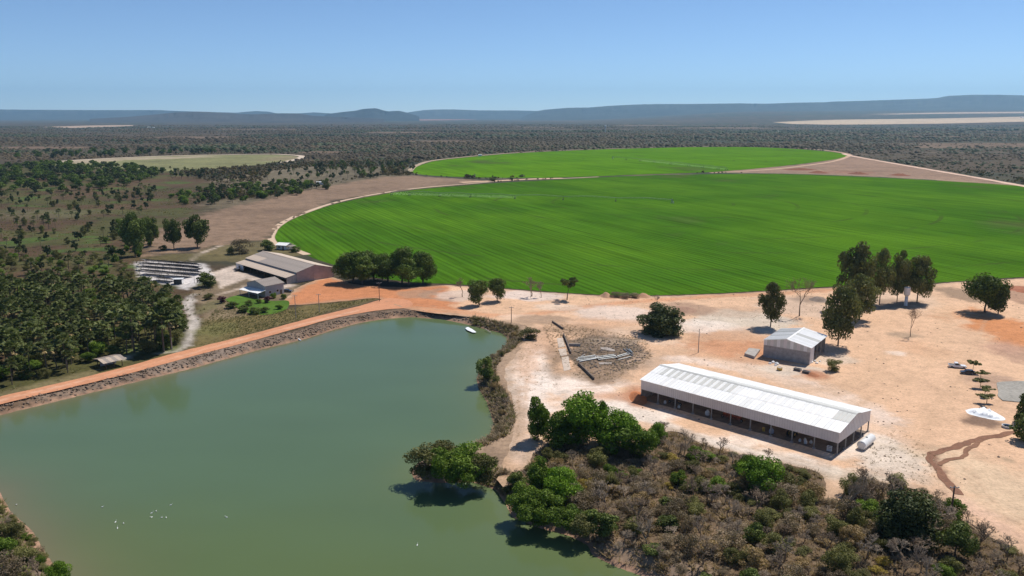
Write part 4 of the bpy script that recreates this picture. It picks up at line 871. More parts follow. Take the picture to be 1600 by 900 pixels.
band([(480, 280), (490, 262), (560, 258), (640, 256), (648, 264), (630, 275), (560, 281)], 13, 75, ['savanna', 'savanna', 'savgreen', 'palm'], (7, 12), 'in the loose wood left of the far green field', 'in the loose wood left of the far field', 'woodland_tree', .9)
band([(330, 275), (480, 262), (480, 282), (340, 296)], 26, 24, ['savanna', 'palm'], (6, 10), 'scattered on the dry ground behind the hedge line', 'on the dry ground behind the hedge line', 'meadow_tree', .8)
band([(160, 380), (185, 350), (235, 345), (240, 380), (205, 415), (170, 420)], 6, 34, ['lush', 'darkbush', 'savgreen'], (3, 7), 'around the tall dark tree left of the solar panels', 'around the tall dark tree', 'meadow_bush', 1.1)
band([(20, 250), (40, 240), (200, 236), (430, 235), (430, 240), (200, 244)], 24, 60, ['savgreen', 'savanna'], (9, 14), 'in the dark line behind the olive field', 'in the line behind the olive field', 'woodland_tree', 1.3)

# ------------------------------------------------------------------ masses nobody could count
def mass(name, P, sx, sz, protoV, protoF, mat, label, zoff=0., tilt=.25):
    n = len(P); k = len(protoV); a = rng.random(n) * 6.28; c, s = np.cos(a), np.sin(a)
    var = 1 + tilt * rng.normal(size=(n, k, 1)) * .5
    V = protoV[None] * var
    x = (V[..., 0] * c[:, None] - V[..., 1] * s[:, None]) * sx[:, None] + P[:, 0:1]; y = (V[..., 0] * s[:, None] + V[..., 1] * c[:, None]) * sx[:, None] + P[:, 1:2]
    z = V[..., 2] * sz[:, None] + zoff + (P[:, 2:3] if P.shape[1] > 2 else 0)
    VV = np.stack([x, y, z], -1).reshape(-1, 3); FF = (protoF[None] + (np.arange(n) * k)[:, None, None]).reshape(-1, protoF.shape[1])
    me = mesh_np(name, VV, FF); set_f(me, np.repeat(np.clip(rng.random(n) * .8 + fbm(P[:, 0] / 400, P[:, 1] / 130, 91, 4) * 2.0, 0, 1), k) * 1.0, 'tint')
    return tag(link(name, me, None, mat), label, kind='stuff')
def dome_proto(nl, seed, s=.30):
    g = np.random.default_rng(seed); n = g.normal(size=(nl, 3)); n[:, 2] = np.abs(n[:, 2]) * .8 + .05; n /= np.linalg.norm(n, axis=1)[:, None]
    P = n * [.42, .42, .62] * g.uniform(.7, 1.05, (nl, 1)) + [0, 0, .3]; t = np.cross(n, g.normal(size=(nl, 3))); t /= np.linalg.norm(t, axis=1)[:, None]; b = np.cross(n, t)
    return np.stack([P - t * s, P - b * s * .8, P + t * s, P + b * s * .8], 1).reshape(-1, 3), np.arange(4 * nl).reshape(nl, 4)
def allowed(P, pad=6):
    m = np.ones(len(P), bool)
    for q, pd in ((CROP, 8), (CROP2, 14), (OLIVE, 12), (TRI, 10), (DRY, 8), (MEADOW, 0), (YARD, 8), (PALE_STRIP, -40), (STUBBLE, 30), (STUBBLE2, 30), (REDSOIL, 30), (PALESOIL, 20), (SHORE, 10), (THICKET, 5), (ROAD, 5)):
        m &= sdist(P, q) > pd
    for L, hw in PATHS: m &= ldist(P, L) > hw + 4
    return m
CLEAR = [(300, 215, 70, 1.6), (620, 207, 50, 1.2), (1000, 196, 46, .9), (1130, 200, 60, 1.1), (100, 231, 90, 1.8), (1450, 214, 70, 1.3), (700, 221, 60, 1.2), (400, 202, 80, .9), (1250, 212, 40, 1.), (520, 238, 40, 1.2), (840, 199, 50, .8)]
BANDS = [(100, 238, 120, 4), (260, 222, 110, 2.6), (480, 212, 90, 2.4), (900, 205, 130, 2.2), (1300, 207, 170, 2.6), (1480, 202, 170, 2.2), (1520, 238, 60, 5), (560, 227, 90, 2.4), (640, 247, 60, 2.5), (60, 212, 110, 2.2), (1230, 222, 70, 2.5), (760, 212, 80, 1.8), (330, 231, 60, 2.)]
def pxell(P, zones):
    x, y = proj(np.column_stack([P, hfar(P[:, 0], P[:, 1])])); nz = fbm(P[:, 0] / 260, P[:, 1] / 400, 111, 4) * 1.6; m = np.zeros(len(P), bool)
    for cx, cy, rx, ry in zones: m |= np.hypot((x - cx) / rx, (y - cy) / ry) + nz < 1
    return m
n = 150000; r = np.exp(rng.uniform(math.log(830), math.log(7500), n)); a = R(1) * rng.uniform(-36, 37, n); P = np.stack([r * np.sin(a), r * np.cos(a)], 1)
P = P[allowed(P)]; dens = fbm(P[:, 0] / 220, P[:, 1] / 90, 95, 4); clr = pxell(P, CLEAR); P = P[~clr | (rng.random(len(P)) < .08)]; dens = fbm(P[:, 0] / 220, P[:, 1] / 90, 95, 4); openl = sdist(P, GG([(1390, 238), (1480, 222), (1700, 222), (1700, 240), (1560, 240)]))
macro = fbm(P[:, 0] / 1500, P[:, 1] / 420, 99, 4)
P = P[(rng.random(len(P)) < np.maximum(.74 + dens * 2.4 + macro * 1.6, .06)) & ((openl > 0) | (rng.random(len(P)) < .25))]; r = np.hypot(P[:, 0], P[:, 1])
gz = hfar(P[:, 0], P[:, 1]); big = rng.random(len(P)) ** 3
sx = (2.6 + 5.5 * big) * (r / 1000) ** .42; sz = (2.0 + 4.6 * big) * (r / 1000) ** .15
sel = rng.random(len(P)); macro = fbm(P[:, 0] / 1500, P[:, 1] / 420, 99, 4); bnd = pxell(P, BANDS); sx *= np.where(bnd, 1.35, 1); sz *= np.where(bnd, 1.35, 1); sel = np.where(bnd, sel * .25, sel); sx *= np.clip(1 + macro * 1.5, .6, 1.6); sz *= np.clip(1 + macro * 1.5, .6, 1.6)
green = sel < .24 + 2.6 * fbm(P[:, 0] / 700, P[:, 1] / 260, 97, 4)
def lump_proto():
    V = [(0, 0, 1.0)]
    for z, r_, ph in ((.68, .36, 0), (.18, .50, .6)):
        for k in range(4): V.append((r_ * math.cos(k * 1.571 + ph), r_ * math.sin(k * 1.571 + ph), z))
    Fc = [(0, 1 + k, 1 + (k + 1) % 4) for k in range(4)]
    for k in range(4): Fc += [(1 + k, 5 + k, 1 + (k + 1) % 4), (1 + (k + 1) % 4, 5 + k, 5 + (k + 1) % 4)]
    return np.array(V), np.array(Fc)
for nm, m, mt, lb, nl, sd_ in (('scrub_woodland', ~green, 'leaf_far', 'brown dry scrub woodland spreading over the plain', 10, 1), ('green_woodland', green, 'leaf_savanna', 'darker green trees mixed through the scrub woodland of the plain', 10, 2)):
    nr_ = m & (r < 1450); fr_ = m & ~nr_
    pv_, pf_ = dome_proto(nl, sd_, .22); mass(nm, np.column_stack([P[nr_], gz[nr_]]), sx[nr_], sz[nr_], pv_, pf_, M[mt], lb + ' behind the fields')
    pv_, pf_ = lump_proto(); mass(nm, np.column_stack([P[fr_], gz[fr_]]), sx[fr_] * 1.25, sz[fr_] * .7, pv_, pf_, M[mt], lb + ' far out towards the hills', tilt=.3)
def tuft_proto(nb, seed, lean=.5):
    g = np.random.default_rng(seed); V = []; Fc = []
    for k in range(nb):
        a = g.uniform(0, 6.28); l = g.uniform(.2, 1) * lean; d = np.array([math.cos(a), math.sin(a), 0]); s = np.array([-d[1], d[0], 0]) * .09; b = d * g.uniform(0, .25); h = g.uniform(.5, 1)
        V += [b - s, b + s, b + d * l + s * .3 + [0, 0, h], b + d * l - s * .3 + [0, 0, h]]; Fc.append([4 * k, 4 * k + 1, 4 * k + 2, 4 * k + 3])
    return np.array(V), np.array(Fc)
tv, tf = tuft_proto(11, 5, 1.0)
def tufts(name, poly, n, size, mat, label, keep=None):
    lo, hi = poly.min(0), poly.max(0); P = rng.uniform(lo, hi, (n * 4, 2)); P = P[sdist(P, poly) < 0]
    if keep is not None: P = P[keep(P)]
    P = P[:n]; s = rng.uniform(*size, len(P)); zz = np.where(sdist(P, SHORE) < 5.2, bank(sdist(P, SHORE)), 0) - .05
    return mass(name, np.column_stack([P, zz]), s, s * .9, tv, tf, M[mat], label)
tufts('dry_grass', THICKET, 4200, (.4, 1.1), 'leaf_dry', 'dry straw grass and litter under the thicket', lambda P: (sdist(P, SHORE) > 1) & (sdist(P, YARD) > .3))
tufts('brown_undergrowth', THICKET, 3600, (.5, 1.3), 'leaf_brown', 'brown twiggy undergrowth between the thicket shrubs', lambda P: (sdist(P, SHORE) > 1) & (sdist(P, YARD) > .3))
tufts('meadow_grass', MEADOW, 9000, (.5, 1.3), 'leaf_olive', 'rough olive grass tussocks over the left meadow', lambda P: (fbm(P[:, 0] / 20, P[:, 1] / 20, 15, 3) > -.05) & (sdist(P, ROAD) > 2) & (P[:, 1] < 900))
tufts('slope_grass', BACKSLOPE, 2600, (.25, .6), 'leaf_olive', 'grass on the strip between the road and the garden', lambda P: sdist(P, ROAD) > .6)
bankp = lambda lo_, hi_, x0, x1, y0, y1: (lambda P: (sdist(P, SHORE) > lo_) & (sdist(P, SHORE) < hi_) & (proj(np.column_stack([P, np.zeros(len(P))]))[0] > x0) & (proj(np.column_stack([P, np.zeros(len(P))]))[0] < x1) & (proj(np.column_stack([P, np.zeros(len(P))]))[1] > y0) & (proj(np.column_stack([P, np.zeros(len(P))]))[1] < y1))
BB = np.array([(-190, 100), (130, 100), (130, 360), (-190, 360)], float)
DAMQ = GG([(-60, 640), (0, 632), (100, 608), (200, 584), (300, 558), (400, 532), (500, 504), (600, 485), (720, 496), (790, 505), (800, 530), (700, 503), (600, 500), (480, 532), (400, 550), (300, 578), (200, 602), (100, 626), (0, 652), (-60, 668)])
tufts('bank_weeds', DAMQ, 1700, (.3, .8), 'leaf_brown', 'dead brown weeds along the dam bank', lambda P: (sdist(P, SHORE) > 1.0))
RBK = GG([(725, 492), (840, 497), (835, 540), (810, 580), (812, 640), (815, 700), (800, 775), (735, 770), (745, 690), (765, 640), (738, 590), (780, 530)])
tufts('bank_scrub', RBK, 2300, (.45, 1.35), 'leaf_brown', 'dry brown scrub along the right bank of the reservoir', bankp(.5, 6, 735, 850, 495, 770))
tufts('bank_scrub_green', RBK, 500, (.5, 1.4), 'leaf_olive', 'olive scrub along the right bank of the reservoir', bankp(.5, 6, 735, 850, 495, 770))
tufts('corner_scrub', GG([(-70, 775), (0, 768), (50, 825), (112, 912), (120, 980), (-70, 980)]), 700, (.5, 1.3), 'leaf_olive', 'olive scrub on the near left bank', lambda P: sdist(P, SHORE) > .8)
YW = lambda P: (np.abs(fbm(P[:, 0] / 9, P[:, 1] / 9, 16, 3)) < .3)
tufts('yard_weeds', GG([(1340, 690), (1400, 670), (1460, 700), (1470, 760), (1420, 755), (1330, 745)]), 320, (.15, .5), 'leaf_brown', 'scattered dry weeds on the sand right of the machinery shed')
tufts('ruin_weeds', GG([(845, 505), (900, 508), (1010, 530), (1020, 560), (960, 595), (900, 590), (860, 540)]), 2200, (.2, .6), 'leaf_brown', 'brown weeds over the abandoned building plot')
tufts('track_weeds', GG([(820, 520), (870, 525), (880, 590), (840, 640), (812, 690), (795, 640), (800, 580)]), 300, (.15, .45), 'leaf_dry', 'dry weeds on the sandy track beside the reservoir')
ico = np.array([(0, 0, 1), (.89, 0, .45), (.28, .85, .45), (-.72, .53, .45), (-.72, -.53, .45), (.28, -.85, .45), (.72, .53, -.45), (-.28, .85, -.45), (-.89, 0, -.45), (-.28, -.85, -.45), (.72, -.53, -.45), (0, 0, -1)], float)
icf = np.array([(0, 1, 2), (0, 2, 3), (0, 3, 4), (0, 4, 5), (0, 5, 1), (1, 6, 2), (2, 7, 3), (3, 8, 4), (4, 9, 5), (5, 10, 1), (6, 7, 2), (7, 8, 3), (8, 9, 4), (9, 10, 5), (10, 6, 1), (11, 7, 6), (11, 8, 7), (11, 9, 8), (11, 10, 9), (11, 6, 10)])
tufts('yard_tufts', GG([(700, 458), (1290, 462), (1290, 505), (1180, 500), (1090, 520), (900, 500), (760, 480)]), 420, (.15, .5), 'leaf_brown', 'sparse dry tufts over the sandy ground behind the round dark tree')
P = rng.uniform((30, 150), (330, 400), (9000, 2)); P = P[(sdist(P, YARD) < -2)]; P = P[(fbm(P[:, 0] / 12, P[:, 1] / 12, 121, 3) > .06)][:1500]; s = .08 + .28 * rng.random(len(P)) ** 3
mass('yard_stones', np.column_stack([P, yard_z(P)]), s, s * .7, ico, icf, M['rock'], 'small stones and clods scattered over the sandy yard', tilt=.5)
# stones on the dam face and rubble on the abandoned plot
P = rng.uniform((-190, 120), (20, 360), (60000, 2)); P = P[bankp(1.0, 4.6, -60, 790, 470, 700)(P)][:1300]; zz = bank(sdist(P, SHORE)); s = rng.uniform(.15, .5, len(P))
P0_ = P; z0_ = zz; s0_ = s
PQ = GG([(892, 538), (930, 530), (990, 534), (1015, 552), (1000, 568), (945, 590), (915, 585)]); P = rng.uniform(PQ.min(0), PQ.max(0), (1500, 2)); P = P[sdist(P, PQ) < 0][:520]; s = rng.uniform(.12, .5, len(P))
mass('rubble', np.column_stack([P, np.full(len(P), .03)]), s, s * .6, ico, icf, M['shaded_wall_rubble'], 'dark rubble and debris strewn over the abandoned plot', tilt=.5)
P, zz, s = P0_, z0_, s0_
mass('riprap_stones', np.column_stack([P, zz]), s, s * .7, ico, icf, M['rock'], 'loose grey brown stones lining the dam bank', tilt=.5)

# ------------------------------------------------------------------ buildings
def frame(p0, p1):
    """base point and heading of a building whose long foot runs from p0 to p1"""
    d = p1 - p0; return p0, math.atan2(d[1], d[0]), float(np.hypot(d[0], d[1]))
def sheet_mesh(name, w, l, ribs=4, t=.05):
    """one corrugated roof sheet, width along x, slope along y"""
    mb = MB(); xs = []; zs = []
    for k in range(ribs):
        a = k / ribs * w; b = w / ribs; xs += [a, a + b * .55, a + b * .65, a + b * .9]; zs += [0, 0, t, t]
    xs.append(w - .03); zs.append(0)
    for a, za, b, zb in zip(xs[:-1], zs[:-1], xs[1:], zs[1:]): mb.quad((a, 0, za), (b, 0, zb), (b, l, zb), (a, l, za))
    return mb.mesh(name)
def roof(parent, L, y0, z0, y1, z1, cols, rows, mats, pick, ov=.15, x0=0, part='roof_sheet', ribs=3):
    """a roof slope from the eave (y0,z0) to the top (y1,z1) laid with separate corrugated sheets"""
    dy, dz = y1 - y0, z1 - z0; sl = math.hypot(dy, dz); w = L / cols; lr = sl / rows
    me = sheet_mesh(part, w, lr + ov, ribs); me.materials.append(mats[0])
    sgn = 1 if dy > 0 else -1
    for r_ in range(rows):
        for c in range(cols):
            o = bpy.data.objects.new(part, me); COL.objects.link(o); o.parent = parent
            k = (r_ * lr) / sl; zb = .012 * (r_ % 2) + .006 * (c % 2)
            if sgn > 0:
                o.location = (x0 + c * w, y0 + dy * k, z0 + dz * k + zb + .02 * r_); o.rotation_euler = (math.atan2(dz, dy), 0, 0)
            else:
                o.location = (x0 + (c + 1) * w, y0 + dy * k, z0 + dz * k + zb + .02 * r_); o.rotation_euler = (math.atan2(dz, -dy), 0, math.pi)
            m = pick(r_, c)
            o.material_slots[0].link = 'OBJECT'; o.material_slots[0].material = mats[m]
    return sl
def wall_panel(parent, name, mat, x0, x1, y, z0, za, zb, th=.05, n=2, axis=0, proud=0):
    """a strip of cladding with ribs; axis 0: runs along x at y, axis 1: runs along y at x=y"""
    mb = MB(); w = x1 - x0
    for k in range(n):
        a = x0 + w * k / n; b = x0 + w * (k + .62) / n; c = x0 + w * (k + 1) / n
        f = lambda x: za + (zb - za) * (x - x0) / w
        for (p, q, d) in ((a, b, 0), (b, c, .05)):
            if axis == 0: mb.poly([(p, y - d - proud, z0), (q, y - d - proud, z0), (q, y - d - proud, f(q)), (p, y - d - proud, f(p))])
            else: mb.poly([(y + d + proud, p, z0), (y + d + proud, q, z0), (y + d + proud, q, f(q)), (y + d + proud, p, f(p))])
        if axis == 0: mb.quad((b, y - proud, z0), (b, y - .05 - proud, z0), (b, y - .05 - proud, f(b)), (b, y - proud, f(b)))
        else: mb.quad((y + proud, b, z0), (y + .05 + proud, b, z0), (y + .05 + proud, b, f(b)), (y + proud, b, f(b)))
    return mb.build(name, mat, parent)

# --- long open machinery shed
A0, B0 = G(1001, 624), G(1308, 712); p0, rz, L = frame(A0, B0); Wd = 20.4; EV, RD, VB = 6.05, 7.95, 3.15
shed = tag(empty('machinery_shed', (p0[0], p0[1], 0), rz), 'long open sided machinery shed with a white sheet roof', 'shed')
def pk(r_, c):
    if r_ == 1 and 2 <= c <= 24 and c != 4: return 2 if c % 2 else 3
    if r_ == 1 and c >= 50: return 2
    return random.choice((0, 0, 0, 1))
mats = [M['white_sheet'], M['white_sheet_b'], M['grey_sheet'], M['white_sheet_b']]
roof(shed, L + .8, -.35, EV - .06, Wd / 2, RD, 54, 2, mats, pk, x0=-.4)
roof(shed, L + .8, Wd + .35, EV - .06, Wd / 2, RD, 54, 1, mats, lambda r_, c: random.choice((1, 1, 0)), x0=-.4)
roof(shed, L + .8, Wd / 2 + 2.6, RD - .36, Wd / 2 + .02, RD + .1, 18, 1, mats, lambda r_, c: 2 if c > 4 else 1, x0=-.4, part='ridge_sheet', ribs=4, ov=0)
MB().prism([(Wd / 2 - .5, RD + .02), (Wd / 2, RD + .16), (Wd / 2 + .5, RD + .06), (Wd / 2, RD + .2)], -.42, L + .42).build('ridge_cap', M['grey_sheet'], shed)
for k in range(28):
    w = L / 28; wall_panel(shed, 'fascia_panel', M['cladding'], k * w, (k + 1) * w, 0, VB, EV, EV, n=3, proud=.004 * (k % 2))
    if k < 28: wall_panel(shed, 'fascia_panel', M['cladding'], k * w, (k + 1) * w, Wd + .05, VB, EV, EV, n=2)
for k in range(10):
    w = Wd / 10; f = lambda y: EV + (RD - EV) * (1 - abs(y - Wd / 2) / (Wd / 2)) - .06
    wall_panel(shed, 'gable_panel', M['cladding'], k * w, (k + 1) * w, L, VB, f(k * w), f((k + 1) * w), n=2, axis=1, proud=.004 * (k % 2))
    wall_panel(shed, 'gable_panel', M['cladding'], k * w, (k + 1) * w, -.06, VB, f(k * w), f((k + 1) * w), n=2, axis=1)
pm_ = MB().box((0, 0, 1.58), (.26, .26, 3.16)).mesh('post', M['steel']); fm_ = MB().box((0, 0, .15), (.7, .7, .3)).mesh('footing', M['concrete'])
for k in range(11):
    for yy in (.12, Wd - .12):
        o = link('post', pm_, shed); o.location = (.15 + k * (L - .3) / 10, yy, 0); link('footing', fm_, o)
for k in (1, 2, 3):
    for xx in (.15, L - .15):
        o = link('post', pm_, shed); o.location = (xx, .12 + k * (Wd - .24) / 4, 0); link('footing', fm_, o)
for k in range(11):
    x = .15 + k * (L - .3) / 10
    MB().tube([(x, .1, EV - .35), (x, Wd / 2, RD - .35), (x, Wd - .1, EV - .35)], .09, 4).build('rafter', M['steel'], shed)
MB().box((.0, 4.6, 1.5), (.18, 8.8, 3.0)).build('end_wall', M['block_wall'], shed)
M['shaded_floor'] = plain('shaded_floor', (.20, .15, .115), .95, .3, .5)  # floor colour darkened to deepen the shade under the roof
floor = MB().box((L / 2, Wd / 2, .05), (L - .4, Wd - .4, .06)).build('floor_slab', M['shaded_floor'], shed)
mw = shed.matrix_basis.copy()
def local(base, x, y, z=0):
    c, s = math.cos(base.rotation_euler[2]), math.sin(base.rotation_euler[2]); return (base.location[0] + x * c - y * s, base.location[1] + x * s + y * c, z)
# what is parked under it
def bag(base, x, y, col, label, s=1.0, lying=False):
    o = empty('bulk_bag', local(base, x, y, .09), base.rotation_euler[2] + random.uniform(-.4, .4)); tag(o, label, 'bag')
    MB().lathe([(.30 * s, 0), (.52 * s, .08 * s), (.58 * s, .5 * s), (.52 * s, .95 * s), (.30 * s, 1.12 * s), (.14 * s, 1.22 * s)], 9).build('sack', M[col], o, True)
    for a in (.8, 2.4, 3.9, 5.5): MB().tube([(.4 * s * math.cos(a), .4 * s * math.sin(a), 1.0 * s), (.2 * s * math.cos(a), .2 * s * math.sin(a), 1.45 * s), (.05, 0, 1.2 * s)], .03, 3).build('loop', M[col], o)
def wheel(parent, x, y, r, w, name='wheel', tyre='black', rim='galv'):
    o = MB().tube([(x, y - w / 2, r), (x, y - w * .35, r), (x, y + w * .35, r), (x, y + w / 2, r)], [r * .86, r, r, r * .86], 12).build(name, M[tyre], parent)
    MB().tube([(x, y - w / 2 - .015, r), (x, y + w / 2 + .015, r)], r * .5, 10).build('rim', M[rim], o); return o
def implement(base, x, y, wd, col, label, name, hop=True, cat='implement'):
    o = empty(name, local(base, x, y, .09), base.rotation_euler[2]); tag(o, label, cat)
    MB().box((0, 0, .75), (wd, .14, .14)).box((0, 1.0, .75), (wd, .14, .14)).box((-wd / 3, .5, .75), (.12, 1, .12)).box((wd / 3, .5, .75), (.12, 1, .12)).build('frame', M[col], o)
    MB().tube([(0, 0, .75), (0, -1.6, .55)], .07, 4).build('drawbar', M[col], o)
    if hop:
        for k in range(4): MB().prism([(.25, .95), (.85, .95), (1.0, 1.5), (.1, 1.5)], -wd / 2 + .1 + k * wd / 4, -wd / 2 + (k + 1) * wd / 4 - .1).build('hopper', M[col], o)
    for k in range(7):
        xx = -wd / 2 + .2 + k * (wd - .4) / 6; MB().tube([(xx, 1.2, .02), (xx, 1.2, .7)], .03, 4).tube([(xx - .02, 1.2, .3), (xx + .02, 1.2, .3)], .27, 10).build('disc', M['steel'], o)
    wheel(o, -wd / 2 - .15, .5, .42, .22); wheel(o, wd / 2 + .15, .5, .42, .22)
implement(shed, 9.5, 2.6, 3.2, 'dark_steel', 'dark disc harrow in the left part of the machinery shed', 'disc_harrow', False)
bag(shed, 7.2, 1.6, 'white_bag', 'white bulk bag lying near the left end of the shed front', .7); bag(shed, 11.9, 1.3, 'white_bag', 'small white bag right of the disc harrow', .65)
bag(shed, 20.5, 1.9, 'white_bag', 'upright white bulk bag a third of the way along the shed', 1.15)
implement(shed, 27.0, 3.0, 5.2, 'red_paint', 'wide red seed drill in the middle of the machinery shed', 'seed_drill')
o = tag(empty('oil_drum', local(shed, 36.8, 2.0, .09)), 'yellow drum in the right half of the machinery shed', 'drum'); MB().lathe([(.36, 0), (.38, .03), (.36, .06), (.36, .40), (.39, .43), (.36, .46), (.36, .9), (.39, .92), (.36, .95)], 12).build('barrel', M['yellow_paint'], o); MB().lathe([(.30, .95), (.30, .97)], 12).build('lid', M['yellow_paint'], o)
bag(shed, 39.0, 1.9, 'blue_bag', 'bluish bulk bag right of the yellow drum', 1.1)
# a tractor at the back
o = tag(empty('tractor', local(shed, 43.5, 4.4, .09), rz + math.pi / 2), 'dark green tractor parked under the right part of the machinery shed', 'tractor')
MB().prism([(-.4, .8), (-.4, 1.5), (1.7, 1.4), (1.9, 1.2), (1.9, .7), (.2, .6)], -.38, .38, 1).build('bonnet', M['green_paint'], o)
MB().prism([(-1.3, 1.3), (-1.1, 2.55), (.1, 2.55), (-.1, 1.3)], -.6, .6, 1).build('cab', M['glass'], o); MB().box((-.5, 0, 2.62), (1.4, 1.4, .12)).build('cab_roof', M['green_paint'], o)
for s_ in (-1, 1): wheel(o, -.9, s_ * .8, .78, .42, rim='yellow_paint'); wheel(o, 1.4, s_ * .7, .5, .3, rim='yellow_paint')
for k, (x, y, s_) in enumerate(((46.6, 1.8, .6), (48.2, 1.5, .75), (49.1, 2.6, .65), (47.4, 3.0, .6))): bag(shed, x, y, 'white_bag', ['leftmost of four white sacks heaped in the right bay of the shed', 'front and largest of four white sacks in the right bay', 'rightmost of four white sacks in the right bay', 'hindmost of four white sacks in the right bay'][k], s_)
o = tag(empty('stacked_crate', local(shed, 54.2, 1.4, .09), rz + .2), 'white slatted crate by the front right post of the shed', 'crate')
for s_ in (-1, 1):
    for k in range(3): MB().box((0, s_ * .45, .25 + k * .4), (1.1, .05, .22)).build('slat', M['white_paint'], o); MB().box((s_ * .55, 0, .25 + k * .4), (.05, .9, .22)).build('slat', M['white_paint'], o)
MB().box((0, 0, .08), (1.1, .9, .1)).build('base', M['white_paint'], o)

# --- white fuel tank lying beside it
a, b = G(1345.8, 696.5, 1.15), G(1361.6, 684, 1.15); d = b - a; ln = np.hypot(d[0], d[1])
o = tag(empty('fuel_tank', (a[0], a[1], 0), math.atan2(d[1], d[0])), 'white cylindrical tank lying beside the right end of the shed', 'tank')
MB().tube([(-.14, 0, 1.2), (0, 0, 1.2), (.06, 0, 1.2), (ln - .06, 0, 1.2), (ln, 0, 1.2), (ln + .14, 0, 1.2)], [.75, 1.05, 1.1, 1.1, 1.05, .75], 20).build('shell', M['white_paint'], o)
for x in (.8, ln - .8): MB().box((x, 0, .18), (.3, 1.7, .36)).build('saddle', M['concrete'], o)
for x in (ln * .33, ln * .66): MB().tube([(x, 0, 1.2), (x + .06, 0, 1.2)], 1.115, 20).build('band', M['white_sheet_b'], o)
MB().lathe([(.25, 0), (.25, .18), (.18, .22)], 10, (ln * .5, 0, 2.27)).build('hatch', M['galv'], o)

# --- small block shed
a, b = G(1192, 557.5), G(1264.4, 570.3); p0, rz, L = frame(a, b); back = G(1290.6, 516, 6.2); D_ = 18.0
bs = tag(empty('block_shed', (p0[0], p0[1], 0), rz), 'small tall block shed with a white gable roof, behind the machinery shed', 'shed')
E2, R2, CL = 6.0, 7.5, 4.3
w_ = L / 2
bc = MB().box((0, 0, 0), (.385, .2, .192)).mesh('block', M['block_wall'])
MB().box((L / 2, .1, CL / 2), (L, .2, CL)).build('front_wall', M['block_wall'], bs)
for k in range(1, 5): MB().box((L * k / 5, -.02, CL / 2), (.28, .06, CL - .01)).build('pilaster', M['block_wall'], bs)
MB().box((L / 2, -.03, CL - .16), (L - .02, .05, .26)).build('tie_beam', M['concrete'], bs)
MB().box((.1, D_ / 2 + .1, E2 / 2), (.2, D_ - .2, E2 - .1)).build('side_wall', M['block_wall'], bs)
MB().box((L - .1, 2.4, E2 / 2), (.2, 4.4, E2 - .1)).build('side_wall', M['wall_white'], bs)
MB().box((L / 2, D_ - .1, E2 / 2), (L - .4, .2, E2 - .1)).build('back_wall', M['block_wall'], bs)
for k in range(14):
    w = L / 14; f = lambda x: E2 + (R2 - E2) * (1 - abs(x - L / 2) / (L / 2)) - .05
    wall_panel(bs, 'gable_panel', M[('white_sheet_b', 'grey_sheet', 'cladding', 'grey_sheet')[k % 4]], k * w, (k + 1) * w, -.02, CL + .01, f(k * w), f((k + 1) * w), n=2, proud=.005 * (k % 2))
for y in (8.5, 13, D_ - .2): MB().box((L - .15, y, E2 / 2), (.25, .25, E2)).build('post', M['steel'], bs)
def roof_x(parent, x0, z0, x1, z1, y0, D, cols, rows, mats, pick):
    """like roof(), the ridge running along y"""
    sub = bpy.data.objects.new('roof', None)
    dx, dz = x1 - x0, z1 - z0; sl = math.hypot(dx, dz); w = D / cols; lr = sl / rows; me = sheet_mesh('roof_sheet', w, lr + .12, 3); me.materials.append(mats[0]); sg = 1 if dx > 0 else -1
    for r_ in range(rows):
        for c in range(cols):
            o = link('roof_sheet', me, parent); k = r_ / rows
            rm = Matrix.Rotation(-sg * math.pi / 2, 4, 'Z') @ Matrix.Rotation(math.atan2(dz, abs(dx)), 4, 'X')
            yy = y0 + (c + 1) * w if sg > 0 else y0 + c * w
            o.matrix_local = Matrix.Translation((x0 + dx * k, yy, z0 + dz * k + .02 * r_ + .008 * (c % 2))) @ rm
            o.material_slots[0].link = 'OBJECT'; o.material_slots[0].material = mats[pick(r_, c)]
mats = [M['white_sheet'], M['white_sheet_b'], M['grey_sheet']]
roof_x(bs, -.3, E2 - .08, L / 2, R2, -.35, D_ + .7, 14, 1, mats, lambda r_, c: random.choice((1, 1, 2)))  # left slope gets duller sheets: its weaker sunlight put into the colour
roof_x(bs, L + .5, E2 - .12, L / 2, R2, -.35, D_ + .7, 14, 1, mats, lambda r_, c: 2 if c in (6, 7) else random.choice((0, 0, 1)))
MB().prism([(L / 2 - .4, R2 + .0), (L / 2, R2 + .14), (L / 2 + .4, R2 + .0), (L / 2, R2 + .18)], -.37, D_ + .37, 1).build('ridge_cap', M['white_sheet_b'], bs)
# things round it
q = GG([(1163, 556), (1170, 547.5), (1187.5, 549.5), (1178.5, 561)]); c = q.mean(0)
mb = MB(); n4 = [(p[0] - c[0], p[1] - c[1]) for p in q]; mb.v = [(x, y, -.1) for x, y in n4] + [(x, y, .95) for x, y in n4]; mb.f = [(0, 1, 2, 3), (7, 6, 5, 4)] + [(i, i + 4, (i + 1) % 4 + 4, (i + 1) % 4) for i in range(4)]
o = mb.build('loading_ramp', M['concrete']); o.location = (c[0], c[1], 0); tag(o, 'low concrete loading block left of the small block shed', 'ramp')
for x, y, lb in ((1246, 579.5, 'left of two concrete troughs in front of the block shed'), (1259.5, 583.5, 'right of two concrete troughs in front of the block shed')):
    g = G(x, y); o = tag(empty('water_trough', (g[0], g[1], 0), rz - .05), lb, 'trough'); mb = MB().box((0, -.55, .45), (2.3, .12, .9)).box((0, .55, .45), (2.3, .12, .9)).box((-1.09, 0, .45), (.12, .98, .9)).box((1.09, 0, .45), (.12, .98, .9)); mb.build('basin', M['concrete'], o)
    MB().box((0, 0, .25), (2.0, .96, .1)).build('bottom', M['black'], o); MB().box((0, -.625, .47), (2.0, .02, .7)).build('front_face', M['dark_steel'], o)
